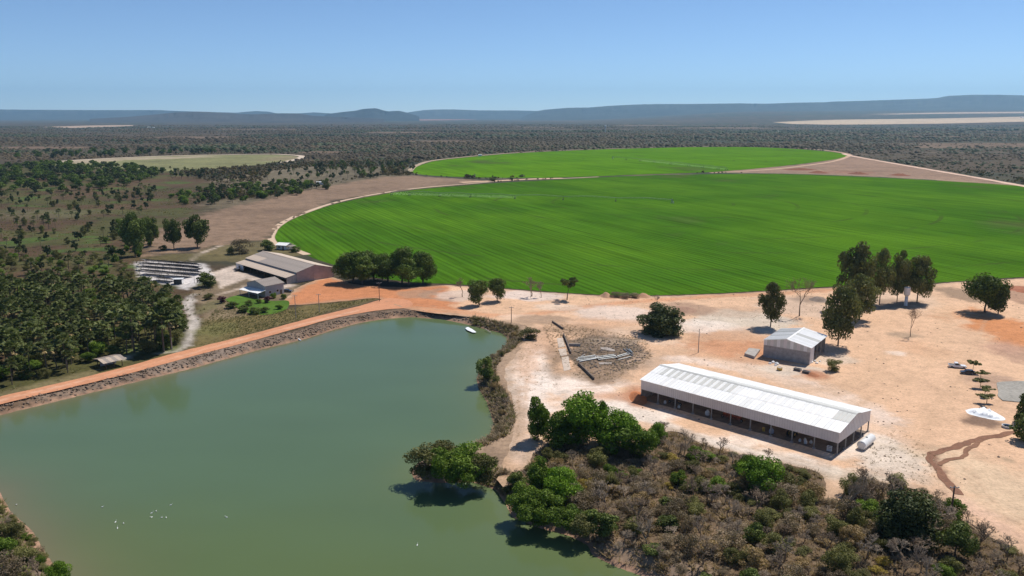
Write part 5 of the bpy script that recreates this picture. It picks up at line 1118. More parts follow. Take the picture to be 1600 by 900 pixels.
g = G(1218, 578.5); o = tag(empty('barrel', (g[0], g[1], 0)), 'yellow cut barrel in front of the block shed', 'barrel'); MB().lathe([(.75, 0), (.85, .2), (.85, .9), (.88, .95), (.78, .95), (.75, .5)], 14).build('drum', M['yellow_paint'], o); MB().lathe([(.70, .86), (.70, .90)], 12).build('fill', M['concrete'], o)
rk = MB(); rk.v = [tuple(v * np.array([.8, .6, .5]) * random.uniform(.85, 1.15)) for v in ico]; rk.f = [tuple(f) for f in icf]; rkm = rk.mesh('rubble_block', M['white_sheet_b'])
for k, (x, y, s_) in enumerate(((1203, 568.5, .8), (1208, 567, 1.1), (1214, 569.5, 1.2), (1212, 571.5, .7), (1268, 566.5, .9), (1273, 564.5, .7), (1276, 568, .8), (1281, 565, .6))):
    g = G(x, y); o = link('rubble_block', rkm); o.location = (g[0], g[1], .2 * s_); o.rotation_euler = (0, 0, k); o.scale = (s_, s_, s_); tag(o, 'pale lump of rubble strewn in front of the block shed' if x < 1250 else 'pale lump of rubble at the right corner of the block shed', 'rubble', 'rubble in front of the block shed' if x < 1250 else 'rubble at the right corner of the block shed')

# --- warehouse on the left with its lean-to
a, b = G(381, 403, 5.0), G(460, 425.6, 5.0); d = b - a; rzw = math.atan2(d[1], d[0]); Lw = float(np.hypot(d[0], d[1])); u = d[:2] / Lw
fr = G(464.4, 441.9); rr_ = G(515, 431.3); Ww = float(np.dot(rr_[:2] - fr[:2], np.array([-u[1], u[0]]))); EH = hgt(fr, 425.8)
base = fr[:2] - u * Lw
wh = tag(empty('warehouse', (base[0], base[1], 0), rzw), 'broad warehouse with a dusty tan roof and pinkish gable wall', 'warehouse')
RH = EH + 2.6; LT = 5.5
mats = [M['tan_sheet'], M['tan_sheet_b'], M['white_sheet_b']]
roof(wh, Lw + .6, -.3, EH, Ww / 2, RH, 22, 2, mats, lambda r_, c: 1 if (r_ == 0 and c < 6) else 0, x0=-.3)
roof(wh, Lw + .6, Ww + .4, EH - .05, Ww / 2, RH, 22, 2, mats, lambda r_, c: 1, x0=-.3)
roof(wh, Lw + .2, -LT - .5, EH - 1.9, -.1, EH - .75, 22, 1, mats, lambda r_, c: 1, x0=-.1, part='lean_to_sheet')
MB().prism([(Ww / 2 - .5, RH + .02), (Ww / 2, RH + .14), (Ww / 2 + .5, RH + .02), (Ww / 2, RH + .2)], -.32, Lw + .32).build('ridge_cap', M['tan_sheet_b'], wh)
for k in range(8):
    w = Ww / 8; f = lambda y: EH + (RH - EH) * (1 - abs(y - Ww / 2) / (Ww / 2)) - .08
    wall_panel(wh, 'gable_panel', M['pink_wall'], k * w, (k + 1) * w, Lw, 0, f(k * w), f((k + 1) * w), n=3, axis=1, proud=.005 * (k % 2))
MB().box((Lw + .09, Ww * .55, 1.9), (.06, 4.2, 3.8)).build('gate', M['pink_wall'], wh)
MB().box((Lw / 2, .1, EH / 2 - .05), (Lw - .1, .2, EH - .1)).build('front_wall', M['block_wall'], wh)
MB().box((Lw / 2, Ww - .1, EH / 2 - .05), (Lw - .1, .2, EH - .1)).build('back_wall', M['pink_wall'], wh)
MB().prism([(.2, 0), (Ww - .2, 0), (Ww - .2, EH - .1), (Ww / 2, RH - .1), (.2, EH - .1)], 0, .2).build('end_wall', M['wall_white'], wh)
MB().box((4.2, -LT, (EH - 2) / 2), (8.4, .18, EH - 2.0)).build('store_wall', M['wall_white'], wh)
MB().prism([(-LT + .1, 0), (-.12, 0), (-.12, EH - .85), (-LT + .1, EH - 2.0)], 0, .18).build('store_wall', M['wall_white'], wh)
MB().box((4.0, -LT - .1, 1.1), (2.0, .05, 2.2)).build('store_door', M['dark_steel'], wh)
MB().prism([(-LT + .1, 0), (-.12, 0), (-.12, EH - .85), (-LT + .1, EH - 2.0)], Lw - .2, Lw).build('store_wall', M['block_wall'], wh)
for k in range(7): MB().box((9.5 + k * (Lw - 10) / 6, -LT + .05, (EH - 2) / 2), (.25, .25, EH - 2.0)).build('post', M['wood_pole'], wh)
o = tag(empty('farm_trailer', local(wh, 6.2, -LT - 2.4, 0), rzw), 'dark trailer parked before the white end of the warehouse lean-to', 'trailer')
MB().box((0, 0, 1.0), (3.6, 1.8, .7)).build('bed', M['dark_steel'], o); MB().tube([(-1.8, 0, .7), (-3.2, 0, .6)], .06, 4).build('drawbar', M['steel'], o); wheel(o, 0, -.9, .45, .25); wheel(o, 0, .9, .45, .25)

# --- small house with a porch
a = G(415, 464.5); b = G(444, 458.5); p0, rzh, Lh = frame(a, b); hh = tag(empty('small_house', (p0[0], p0[1], 0), rzh), 'small grey roofed house with a porch beside the garden', 'house')
EHh = hgt(a, 447.2); WH = 6.
while proj(np.array([a[0] - math.sin(rzh) * WH, a[1] + math.cos(rzh) * WH, EHh]))[0] > 386 and WH < 22: WH += .25
RHh = EHh + 1.9
MB().box((Lh / 2, .1, EHh / 2), (Lh, .2, EHh)).build('front_wall', M['wall_grey'], hh)
MB().prism([(.2, 0), (WH, 0), (WH, EHh), (WH / 2, RHh - .1), (.2, EHh)], 0, .2).build('gable_wall', M['wall_grey'], hh)
MB().prism([(.2, 0), (WH, 0), (WH, EHh), (WH / 2, RHh - .1), (.2, EHh)], Lh - .2, Lh).build('gable_wall', M['wall_grey'], hh)
MB().box((Lh / 2, WH - .1, EHh / 2 - .01), (Lh - .42, .2, EHh - .02)).build('back_wall', M['wall_grey'], hh)
mats = [M['tan_sheet'], M['cladding']]
roof(hh, Lh + .8, -.4, EHh, WH / 2, RHh, 10, 2, mats, lambda r_, c: random.choice((0, 0, 0)), x0=-.4)
roof(hh, Lh + .8, WH + .4, EHh, WH / 2, RHh, 10, 2, mats, lambda r_, c: 0, x0=-.4)
for x in (2.5, 6.5, 9.5):
    if x < Lh - 1: f = MB().box((x, -.03, 2.0), (1.3, .08, 1.2)).build('window', M['white_paint'], hh); MB().box((x, -.08, 2.0), (1.1, .03, 1.0)).build('pane', M['glass'], f)
MB().box((Lh - 1.6, -.03, 1.05), (1.0, .08, 2.1)).build('door', M['wood_pole'], hh)
roof_x(hh, -4.2, 2.5, -.02, 3.2, -.4, WH + .8, 8, 1, [M['white_sheet'], M['white_sheet_b']], lambda r_, c: c % 2)
for y in (0, WH / 2, WH): MB().box((-3.9, y, 1.25), (.18, .18, 2.5)).build('porch_post', M['white_paint'], hh)
MB().box((-.05, WH * .4, 1.05), (.08, 1.0, 2.1)).build('door', M['wood_pole'], hh)

# --- little house behind the warehouse
a, b = G(432, 389.5), G(447, 390.5); p0, rz_, L_ = frame(a, b); o = tag(empty('little_house', (p0[0], p0[1], 0), rz_), 'little house with a pale roof behind the warehouse', 'house')
MB().box((L_ / 2, 3, 1.4), (L_, 6, 2.8)).build('wall', M['wall_white'], o); roof(o, L_ + 1.4, -.8, 2.75, 3.2, 3.9, 6, 1, [M['white_sheet_b']], lambda r_, c: 0, x0=-.4); roof(o, L_ + 1.4, 7, 2.75, 3.2, 3.9, 6, 1, [M['white_sheet_b']], lambda r_, c: 0, x0=-.4)
roof_x(o, L_ + 3.6, 2.1, L_ + .1, 2.6, .2, 5.6, 4, 1, [M['tan_sheet']], lambda r_, c: 0)
for y in (.4, 5.4): MB().box((L_ + 3.4, y, 1.05), (.15, .15, 2.1)).build('porch_post', M['wood_pole'], o)
f = MB().box((L_ * .3, -.04, 1.5), (1.2, .08, 1.0)).build('window', M['white_paint'], o); MB().box((L_ * .3, -.09, 1.5), (1, .03, .8)).build('pane', M['glass'], f)
MB().box((L_ * .7, -.04, 1.05), (.9, .08, 2.1)).build('door', M['wood_pole'], o)

# --- hut beside the dam road
a, b = G(166, 577.5), G(192, 571.5); p0, rz_, L_ = frame(a, b); o = tag(empty('roadside_hut', (p0[0], p0[1], 0), rz_), 'low open hut with a flat tan roof beside the dam road', 'hut')
roof(o, L_ + 2.0, -1.0, 2.35, 3.5, 3.0, 6, 1, [M['tan_sheet_b'], M['tan_sheet']], lambda r_, c: c % 2, x0=-1.0); roof(o, L_ + 2.0, 7.6, 2.2, 3.5, 3.0, 6, 1, [M['tan_sheet_b'], M['tan_sheet']], lambda r_, c: c % 2, x0=-1.0)
MB().box((L_ / 2, 4.6, 1.15), (L_ - .2, .2, 2.3)).build('wall', M['block_wall'], o)
for x in (.1, L_ / 2, L_ - .1):
    for y in (.1, 6.6): MB().box((x, y, 1.15), (.2, .2, 2.3)).build('post', M['wood_pole'], o)

# --- solar rows
tilt = R(25); sl_labels = ['hindmost row of dark solar panels', 'second row of solar panels from the back', 'third row of solar panels from the back', 'fourth row of solar panels from the back', 'front row of solar panels half hidden by trees']
for k, (q0, q1) in enumerate((((218, 411.5), (307, 418.5)), ((213, 416.5), (307, 424)), ((212, 422.5), (309, 430.5)), ((217, 429), (292, 435.5)), ((235, 439.5), (265, 442)))):
    a, b = G(*q0), G(*q1); p0, rz_, L_ = frame(a, b); o = tag(empty('solar_row', (p0[0], p0[1], 0), rz_), sl_labels[k], 'solar panels', 'rows of solar panels beside the palm grove')
    nP = max(4, int(L_ / 1.15)); w = L_ / nP; dy, dz = 5.4 * math.cos(tilt), -5.4 * math.sin(tilt); z0 = 2.7; mb = MB()
    for c in range(nP):
        for r_ in range(2):
            y0 = r_ * dy / 2; za = z0 + r_ * dz / 2; x0, x1 = c * w, (c + 1) * w - .05; y1 = y0 + dy / 2 - .06; zb = za + dz / 2 + .02
            n_ = len(mb.v); mb.v += [(x0, y0, za), (x1, y0, za), (x1, y1, zb), (x0, y1, zb), (x0, y0, za - .05), (x1, y0, za - .05), (x1, y1, zb - .05), (x0, y1, zb - .05)]
            mb.f += [(n_, n_ + 1, n_ + 2, n_ + 3), (n_ + 7, n_ + 6, n_ + 5, n_ + 4)] + [(n_ + i, n_ + i + 4, n_ + (i + 1) % 4 + 4, n_ + (i + 1) % 4) for i in range(4)]
    mb.build('panels', M['panel'], o); lm = MB()
    for c in range(0, nP + 1, 4):
        lm2 = MB().box((c * w, .6, 1.25), (.1, .1, 2.5)).box((c * w, dy - .6, .5), (.1, .1, 1.0)); lm2.build('leg', M['steel'], o)
    MB().box((L_ / 2, .6, 2.5), (L_, .08, .1)).box((L_ / 2, dy - .6, .98), (L_, .08, .1)).build('rail', M['steel'], o)
g = G(271.5, 444.2); o = tag(empty('equipment_cabin', (g[0], g[1], 0), .1), 'small white roofed inverter cabin before the solar panels', 'cabin')
MB().box((1.9, 1.5, 1.15), (3.8, 2.8, 2.3)).build('wall', M['dark_steel'], o); MB().box((3.83, 1.5, 1.15), (.1, 2.9, 2.3)).build('side_panel', M['wall_white'], o); MB().box((1.9, 1.5, 2.42), (4.5, 3.6, .2)).build('roof', M['white_paint'], o)

# --- water tower
g = G(1415, 477.5); hT = hgt(g, 448); rT = 4.8 / ppm(g)
o = tag(empty('water_tower', (g[0], g[1], 0)), 'white goblet shaped water tower under the eucalyptus trees', 'water tower')
MB().lathe([(rT * .62, 0), (rT * .5, .2), (rT * .45, hT * .52)], 16).build('column', M['white_paint'], o, True)
MB().lathe([(rT * .45, hT * .50), (rT * .98, hT * .60), (rT, hT * .62), (rT, hT * .95), (rT * .96, hT * .965), (rT * .3, hT)], 18).build('tank', M['white_paint'], o)
MB().tube([(rT * .5, -.1, .3), (rT * .5, -.1, hT * .52), (rT * 1.05, -.1, hT * .62), (rT * 1.05, -.1, hT * .95)], .05, 4).build('ladder', M['galv'], o)

# --- poles
def pole(base, top, label, wood=True, arm=True, r=.15, name='utility_pole', w=1.0):
    g = G(*base); h = hgt(g, top); o = tag(empty(name, (g[0], g[1], 0), random.uniform(-.3, .6)), label, 'pole')
    MB().tube([(0, 0, -.3), (0, 0, h * .5), (0, 0, h)], [r, r * .85, r * .7], 8).build('mast', M['wood_pole' if wood else 'conc_pole'], o)
    if arm:
        c = MB().box((0, -.1, h - .35), (1.9 * w, .12, .14)).build('crossarm', M['conc_pole'], o)
        for x in (-.8, -.1, .8): MB().lathe([(.05, 0), (.09, .08), (.05, .16), (.07, .22)], 6, (x * w, -.1, h - .28)).build('insulator', M['white_paint'], c)
pole((1484.5, 815), 759, 'dark wooden power pole at the edge of the near thicket', r=.2)
pole((1091, 551), 514, 'slim pole on the sand between the two sheds', False, False)
pole((799, 504), 479, 'power pole at the reservoir corner beside the road', True, True)
pole((593, 471), 441, 'power pole at the road junction before the shade trees', True, True, w=1.2)
pole((462.5, 498), 461, 'left power pole on the grass strip by the garden', False, True)
pole((499, 488), 459, 'right power pole on the grass strip by the garden', False, True)
pole((829, 466.5), 440, 'thin post on the white sand near the bare trees', False, False, .08)
pole((838, 533), 519, 'thin post on the sandy track by the reservoir corner', False, False, .08, 'fence_post')
pole((819, 535), 521, 'thin post at the top of the right bank', False, False, .08, 'fence_post')
pole((269, 549), 527, 'pale post at the right end of the palm grove', False, False, .1)
pole((304, 442), 428, 'post beside the solar rows', False, False, .1)

# ------------------------------------------------------------------ vehicles
def vehicle(name, g, rz_, paint_, label, pickup):
    o = tag(empty(name, (g[0], g[1], 0.03), rz_), label, 'pickup truck' if pickup else 'car'); Lc, Wc = (5.2, 1.82) if pickup else (4.3, 1.75)
    h = Lc / 2
    if pickup:
        body = [(-h, .45), (-h, 1.02), (-h + 1.55, 1.02), (-h + 1.6, .98), (.95, .98), (h - .25, .92), (h, .72), (h, .40), (h - .4, .32), (-h + .3, .32)]
        cab = [(-h + 1.6, .98), (-h + 1.7, 1.62), (-h + 1.95, 1.72), (.1, 1.70), (.95, .99)]
    else:
        body = [(-h, .45), (-h, .88), (-h + .5, .95), (1.0, .92), (h - .2, .80), (h, .62), (h, .36), (h - .3, .28), (-h + .3, .28)]
        cab = [(-h + .35, .93), (-h + .85, 1.42), (-.2, 1.47), (.35, 1.40), (1.1, .91)]
    MB().prism(body, -Wc / 2, Wc / 2, 1).build('body', M[paint_], o)
    c = MB().prism(cab, -Wc / 2 + .12, Wc / 2 - .12, 1).build('cab', M[paint_], o)
    zc = lambda t: t
    for s_ in (-1, 1):
        y = s_ * (Wc / 2 - .11)
        x0, x1 = cab[1][0] + .12, cab[-2][0] - .05
        MB().poly([(cab[0][0] + .18, y, cab[0][1] + .08), (cab[-1][0] - .18, y, cab[-1][1] + .06), (x1, y, cab[-2][1] - .1), (x0, y, cab[1][1] - .05)]).build('side_window', M['glass'], o)
        MB().box((.55, s_ * (Wc / 2 + .06), 1.05), (.14, .16, .14)).build('mirror', M[paint_], o); MB().box((h + .005, s_ * (Wc / 2 - .25), .70), (.04, .36, .14)).build('headlight', M['white_paint'], o); MB().box((-h - .005, s_ * (Wc / 2 - .12), .85), (.04, .14, .24)).build('tail_light', M['red_paint'], o)
    a_, b_ = cab[-1], cab[-2]; MB().quad((a_[0] - .02, -Wc / 2 + .24, a_[1] + .05), (a_[0] - .02, Wc / 2 - .24, a_[1] + .05), (b_[0] + .06, Wc / 2 - .3, b_[1] - .03), (b_[0] + .06, -Wc / 2 + .3, b_[1] - .03)).build('windscreen', M['glass'], o)
    for x in (-h + .95, h - .85):
        for s_ in (-1, 1): wheel(o, x, s_ * (Wc / 2 - .08), .36, .22)
    if pickup: MB().box((-h + .8, 0, 1.0), (1.42, Wc - .3, .06)).build('cargo_bed', M['black'], o)
a, b = G(1483.5, 573.5), G(1507.5, 575.5); vehicle('pickup_truck', (a + b) / 2, R(-20), 'car_white', 'white pickup truck parked in the open yard, bed towards the camera left', True)
a = G(1512, 584.5); vehicle('parked_car', a, R(165), 'car_dark', 'dark car parked under the first young tree beside the white pickup', False)
a = G(449, 456.5); vehicle('parked_car', a, R(-5), 'car_dark', 'dark car parked beside the small house', False)

# ------------------------------------------------------------------ tarpaulin heap and small things in the yard
def crumple(name, px, z, hh_, mat, label, cat, step=.45, seed=0):
    q = jitter_poly(GG(px), step, step * .35, seed); V, T_ = cdt(q, step); d = -sdist(V, q)
    zz = z + hh_ * sstep(d / 2.2) * (.35 + 3.4 * np.abs(fbm(V[:, 0] / 1.1, V[:, 1] / 1.1, seed + 3, 4))) ; c = V.mean(0)
    o = link(name, mesh_np(name, np.column_stack([V - c, zz]), T_, False), None, M[mat]); o.location = (c[0], c[1], 0); return tag(o, label, cat)
crumple('tarpaulin', [(1508, 641), (1515, 639), (1526, 638), (1538, 638.5), (1550, 642), (1561, 648), (1571, 655), (1564, 657.5), (1551, 656), (1538, 653.5), (1524, 650), (1513, 646.5)], .06, 1.1, 'tarp', 'crumpled white tarpaulin spread on the ground at the right', 'tarpaulin', seed=5)
g = G(1573.5, 668); o = tag(empty('plastic_tub', (g[0], g[1], 0)), 'round pale tub beside the white tarpaulin', 'tub'); MB().lathe([(1.1, 0), (1.25, .6), (1.3, .62), (1.15, .62), (1.05, .3)], 16).build('basin', M['white_bag'], o); MB().lathe([(1.0, .25), (1.0, .3)], 14).build('bottom', M['concrete'], o)
crumple('plastic_sheet', [(727, 507), (731, 505.2), (737, 508), (744, 513), (739, 513.4), (735, 512), (730, 510)], -1.5, .35, 'tarp', 'white plastic sheet lying on the bank at the reservoir head', 'plastic sheet', seed=9)
def pipe(p, q, r, mat, label, name='pipe', group=None, cat='pipe'):
    p, q = np.array(p), np.array(q); c = (p + q) / 2; o = MB().tube([p - c, q - c], r, 8).build(name, M[mat]); o.location = tuple(c); return tag(o, label, cat, group)
pipe(G(758, 514, -1.2), G(767, 519.5, -1.6), .16, 'tan_sheet_b', 'short beige pipe on the bank right of the plastic sheet')
pipe(G(452, 520, -.5), G(461, 525, -1.3), .15, 'galv', 'dull upper pipe running down the dam face'); pipe(G(461.5, 526, -1.4), G(470, 532.5, -1.9), .28, 'white_paint', 'white pipe end sticking into the water from the dam')
# the abandoned plot: low walls, slabs and a heap of pipes
def lowwall(p, q, h, t, label, mat='concrete', name='low_wall'):
    a, b = G(*p), G(*q); c = (a + b) / 2; d = b - a; o = MB().box((0, 0, h / 2 - .1), (float(np.hypot(d[0], d[1])), t, h + .2)).build(name, M[mat]); o.location = (c[0], c[1], 0); o.rotation_euler = (0, 0, math.atan2(d[1], d[0])); return tag(o, label, 'wall')
lowwall((880.5, 524), (892, 553), .9, .35, 'long low wall at the left side of the abandoned plot', 'shaded_wall_rubble'); lowwall((904, 570), (928, 594), .9, .35, 'low wall at the front left of the abandoned plot', 'shaded_wall_rubble'); lowwall((863, 504), (880, 515), .8, .35, 'short dark wall at the top of the abandoned plot', 'shaded_wall_rubble')
lowwall((889, 541), (907, 541.5), 1.0, .3, 'pale cross wall inside the abandoned plot')
def slab(px, h, label, mat='concrete'):
    q = GG(px); c = q.mean(0); n4 = [(p[0] - c[0], p[1] - c[1]) for p in q]; k = len(q); mb = MB(); mb.v = [(x, y, -.1) for x, y in n4] + [(x, y, h) for x, y in n4]; mb.f = [tuple(range(k)), tuple(range(2 * k - 1, k - 1, -1))] + [(i, i + k, (i + 1) % k + k, (i + 1) % k) for i in range(k)]
    o = mb.build('concrete_slab', M[mat]); o.location = (c[0], c[1], 0); return tag(o, label, 'slab')
slab([(870, 529), (879, 528), (883, 542), (873, 544)], .14, 'upper pale slab left of the long low wall', 'tan_sheet_b'); slab([(872, 546), (884, 545), (886, 555), (876, 557)], .14, 'middle pale slab left of the low walls', 'tan_sheet_b'); slab([(877, 559), (888, 557), (892, 578), (881, 580)], .12, 'lower pale slab left of the low walls', 'tan_sheet_b')
slab([(938, 543.5), (950, 543.5), (961, 547.5), (960, 549.5), (948, 548), (939, 546)], .2, 'pale slab in the middle of the abandoned plot', 'tan_sheet'); slab([(935, 567), (956, 566.5), (955, 569.5), (937, 570)], .15, 'pinkish slab below the heap of pipes', 'tan_sheet')
pl_ = [((900, 561), (935, 556)), ((901, 563), (934, 558.5)), ((903, 559), (930, 555)), ((905, 565), (932, 560)), ((933, 560), (962, 556)), ((935, 562), (964, 558)), ((930, 558), (960, 554)), ((962, 559), (984, 553)), ((964, 556.5), (980, 552)), ((974, 545), (989, 556)), ((978, 544), (990, 553)), ((983, 545.5), (988, 551)), ((908, 557), (914, 554)), ((966, 562), (986, 557))]
for k, (p, q) in enumerate(pl_): pipe(G(p[0], p[1], .25 + .12 * (k % 3)), G(q[0], q[1], .25 + .12 * (k % 3)), random.uniform(.12, .24), 'galv' if k % 3 else 'steel', 'grey metal pipe in the heap on the abandoned plot', 'scrap_pipe', 'grey pipes heaped on the abandoned plot')
for x, y in ((933.5, 561), (963, 559)): g = G(x, y); o = MB().box((0, 0, .25), (.3, 3.4, .5)).build('timber_bearer', M['wood_pole']); o.location = (g[0], g[1], 0); o.rotation_euler = (0, 0, .1); tag(o, 'dark timber across the ' + ('left' if x < 950 else 'right') + ' end of the pipe heap', 'timber')
# earth mounds
def mound(c, rx, ry, h, col, label, seed=0, name='earth_mound'):
    g = G(*c); ax = rx / ppm(g); ay = abs(G(c[0], c[1] - ry)[1] - G(c[0], c[1] + ry)[1]) / 2; n = 18; V = []; Fc = []
    for i in range(9):
        for j in range(n):
            r_ = i / 8; a = 2 * math.pi * j / n; x, y = r_ * math.cos(a) * ax, r_ * math.sin(a) * ay; z = h * (1 - sstep(np.array(r_))) * (1 + 1.2 * float(fbm(np.array(x / 2 + seed), np.array(y / 2), seed, 3))) - .1 * r_; V.append((x, y, float(z)))
    for i in range(8):
        for j in range(n): Fc.append((i * n + j, (i + 1) * n + j, (i + 1) * n + (j + 1) % n, i * n + (j + 1) % n))
    me = mesh_np(name, V, Fc, True); set_col(me, np.tile(col, (len(V), 1))); o = link(name, me, None, M['sand']); o.location = (g[0], g[1], 0); return tag(o, label, 'mound')
mound((997, 622), 16, 13, 1.6, REDS, 'red earth heap at the left end of the machinery shed', 1)
mound((947, 462.5), 11, 4, 1.8, (.40, .24, .15), 'left red earth heap at the field edge', 2); mound((1005, 463), 14, 3.6, 1.4, (.44, .25, .15), 'right red earth heap at the field edge', 3)
mound((1070, 484), 22, 7, 1.0, (.36, .22, .15), 'low brown earth heap behind the round dark tree', 4); mound((1280, 469), 18, 5, 1.4, (.26, .20, .16), 'grey earth heap beside the eucalyptus trees', 6)
mound((1640, 456), 60, 7, 2.2, (.36, .14, .075), 'red earth bank behind the full round tree at the right edge', 7); mound((1270, 586), 13, 5, .7, (.40, .17, .09), 'small red earth heap right of the troughs', 8)
for k, (x, y, w_) in enumerate(((1279, 269.8, 17), (1341, 271.5, 17), (1406, 273.8, 17), (1250, 265, 30))): mound((x, y), w_, 1.5, 2.2, (.21, .085, .05), ['left of three dark red mounds behind the near field', 'middle of three dark red mounds behind the near field', 'right of three dark red mounds behind the near field', 'long dark red mound beside the far field track'][k], 20 + k)
for k, (x, y, t, l, r) in enumerate([(962, 464, 455, 952, 974), (978, 465, 456, 966, 990), (992, 465, 457, 982, 1002)]): T('brown', (x, y), t, l, r, ['left', 'middle', 'right'][k] + ' dark brush between the two red heaps at the field edge', 'bush', 'bush')
T('bareshrub', (1027, 473), 460, 1018, 1036, 'twiggy shrub just behind the round dark tree', 'bush', 'bush')

# ------------------------------------------------------------------ centre pivots
def pivot(pts, label, sc=1.0, hgt_=3.6):
    P_ = [G(*p) for p in pts]; c = P_[0]; o = tag(empty('centre_pivot', (c[0], c[1], 0)), label, 'irrigator'); Q = [Vector((p[0] - c[0], p[1] - c[1], 0)) for p in P_]
    t = MB()
    for a in (0, 1, 2, 3): x, y = math.cos(a * 1.571 + .78) * 1.6, math.sin(a * 1.571 + .78) * 1.6; t.tube([(x, y, 0), (x * .15, y * .15, hgt_ + .6)], .12, 4)
    t.tube([(0, 0, 0), (0, 0, hgt_ + 1.0)], .16, 6).build('centre_tower', M['steel'], o); MB().box((1.2, .4, 1.2), (.9, .5, 1.4)).build('control_box', M['wall_white'], o)
    for a, b in zip(Q[:-1], Q[1:]):
        d = (b - a); n = Vector((-d.y, d.x, 0)).normalized(); m = MB(); N_ = 10
        arch = [a.lerp(b, k / N_) + Vector((0, 0, hgt_ + 1.1 * math.sin(math.pi * k / N_))) for k in range(N_ + 1)]; m.tube(arch, .11, 5)
        for s_ in (-1, 1):
            lowp = [a.lerp(b, k / N_) + n * s_ * .9 + Vector((0, 0, hgt_ - .9 + 1.1 * math.sin(math.pi * k / N_))) for k in range(1, N_)]; m.tube([arch[0]] + lowp + [arch[-1]], .04, 3)
            for k in range(1, N_): m.tube([arch[k], lowp[k - 1]], .035, 3)
        m.build('span', M['galv'], o)
        dr = MB()
        for k in range(1, 18): p_ = a.lerp(b, k / 18) + Vector((0, 0, hgt_ + 1.1 * math.sin(math.pi * k / 18))); dr.tube([p_, p_ + Vector((0, 0, -2.2))], .03, 3)
        dr.build('drop_hoses', M['dark_steel'], o)
        tw = MB()
        for s_ in (-1, 1): tw.tube([b + Vector((0, 0, hgt_)), b + n * s_ * 1.9 + Vector((0, 0, .7))], .09, 4)
        tw.tube([b + n * 1.9 + Vector((0, 0, .7)), b - n * 1.9 + Vector((0, 0, .7))], .10, 4); two = tw.build('drive_tower', M['dark_steel'], o)
        for s_ in (-1, 1):
            ww = MB(); cc_ = b + n * s_ * 1.9 + Vector((0, 0, .68)); e = d.normalized() * .2; ww.tube([cc_ - e, cc_ + e], .68, 12); ww.build('wheel', M['black'], two)
    return [np.array(p) for p in P_]
PA = pivot([(1050, 318), (962, 314.8), (880, 312.6), (804.5, 310.6), (735, 308.6), (687, 307), (640, 305.6), (612, 304.8)], 'centre pivot irrigator spanning the near green field')
PB = pivot([(957, 248.5), (978, 250.2), (1000, 251.9), (1022, 253.8), (1048, 256.7), (1076, 259.8), (1098, 261.8), (1122, 264.6), (1135, 266)], 'centre pivot irrigator spanning the far green field', 1, 4.0)
def spray(P_, i0, i1, n, label, w=5):
    a, b = P_[i0], P_[i1]; t = rng.random(n); base = a[None] * (1 - t[:, None]) + b[None] * t[:, None]; k = rng.normal(size=(n, 2)) * w * .5
    C = np.column_stack([base[:, 0] + k[:, 0], base[:, 1] + k[:, 1], .6 + 2.4 * rng.random(n)]); me = leaves_mesh('irrigation_spray', C, rng.normal(size=(n, 3)) + [0, -.6, .4], .13, .5); return tag(link('irrigation_spray', me, None, M['spray']), label, kind='stuff')
spray(PA, 3, 7, 5200, 'fine water spray under the outer spans of the near irrigator'); spray(PB, 2, 8, 9000, 'fine water spray under the far irrigator', 6)

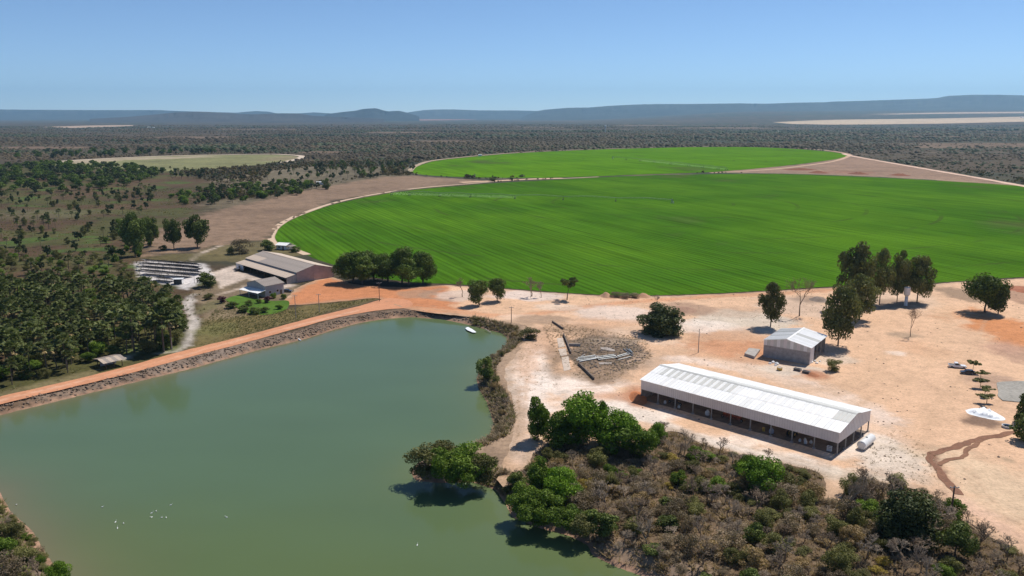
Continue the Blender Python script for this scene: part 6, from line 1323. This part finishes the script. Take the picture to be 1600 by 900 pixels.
# ------------------------------------------------------------------ birds, far buildings
bm_ = MB().tube([(-.42, 0, .12), (-.25, 0, .16), (0, 0, .17), (.22, 0, .18), (.34, 0, .2)], [.03, .14, .19, .15, .06], 8).mesh('body', M['bird_white'], True); nm_ = MB().tube([(.28, 0, .2), (.40, 0, .42), (.38, 0, .62), (.50, 0, .66), (.62, 0, .63)], [.07, .05, .05, .07, .015], 6).mesh('neck', M['bird_white'], True)
for x, y in ((25.5, 789), (160, 792.5), (180.5, 816), (183.5, 825.5), (193, 818), (237, 802), (237, 808.5), (244, 799), (252.5, 809), (259.5, 809), (267, 789.5), (354, 808.5), (652, 852)):
    g = G(x, y, WZ); o = tag(empty('water_bird', (g[0], g[1], WZ - .04), random.uniform(0, 6.28)), 'white waterbird floating on the open green reservoir', 'bird', 'white birds on the reservoir'); o.scale = (.62, .62, .62); link('body', bm_, o); link('neck', nm_, o)
g = G(946, 207); h_ = hgt(g, 195.5); o = tag(empty('water_tower', (g[0], g[1], 0)), 'tiny white water tower far off in the scrub beyond the fields', 'water tower'); MB().lathe([(2.2, 0), (2.0, h_ * .6)], 10).build('column', M['white_paint'], o); MB().lathe([(2.0, h_ * .6), (4.6, h_ * .72), (4.6, h_ * .97), (1.5, h_)], 12).build('tank', M['white_paint'], o)
for k, (x, y, w_, lb) in enumerate([(233, 199.5, 22, 'first tiny white farmhouse far off on the left plain'), (240, 199.8, 14, 'second tiny white farmhouse far off on the left plain'), (750, 244, 7, 'tiny pale roofed shed at the edge of the far scrub'), (500, 288.5, 8, 'small white hut beside the dark tree on the dry pasture'), (595, 188.5, 60, 'long pale farm roofs in the distant red field'), (1596, 192.5, 40, 'far farm buildings on the straw field, right edge'), (1215, 206, 16, 'tiny white roofed farm far behind the right end of the crop')]):
    g = G(x, y); o = tag(empty('distant_house', (g[0], g[1], hfar(g[0], g[1])), .1 * k), lb, 'house'); hh2 = 3.2 if w_ < 30 else 5
    MB().box((0, 0, hh2 / 2), (w_, w_ * .5, hh2)).build('wall', M['wall_white'], o); MB().prism([(-w_ * .28, hh2), (w_ * .28, hh2), (0, hh2 + w_ * .08)], -w_ / 2 - .4, w_ / 2 + .4).build('roof', M['white_paint'], o)

# ------------------------------------------------------------------ the air
bx = MB().box((0, 0, 540 - 4.5), (66000, 62600, 1095)).build('haze', None); tag(bx, 'thin blue haze over the plain', kind='stuff')
hm = bpy.data.materials.new('haze'); hm.use_nodes = True; t = hm.node_tree; t.nodes.remove(t.nodes['Principled BSDF']); pv = t.nodes.new('ShaderNodeVolumePrincipled')
pv.inputs['Color'].default_value = (.40, .71, 1.0, 1); pv.inputs['Density'].default_value = 3.5e-5; pv.inputs['Anisotropy'].default_value = .2
t.links.new(pv.outputs[0], t.nodes['Material Output'].inputs['Volume']); bx.data.materials.clear(); bx.data.materials.append(hm); bx.display_type = 'WIRE'
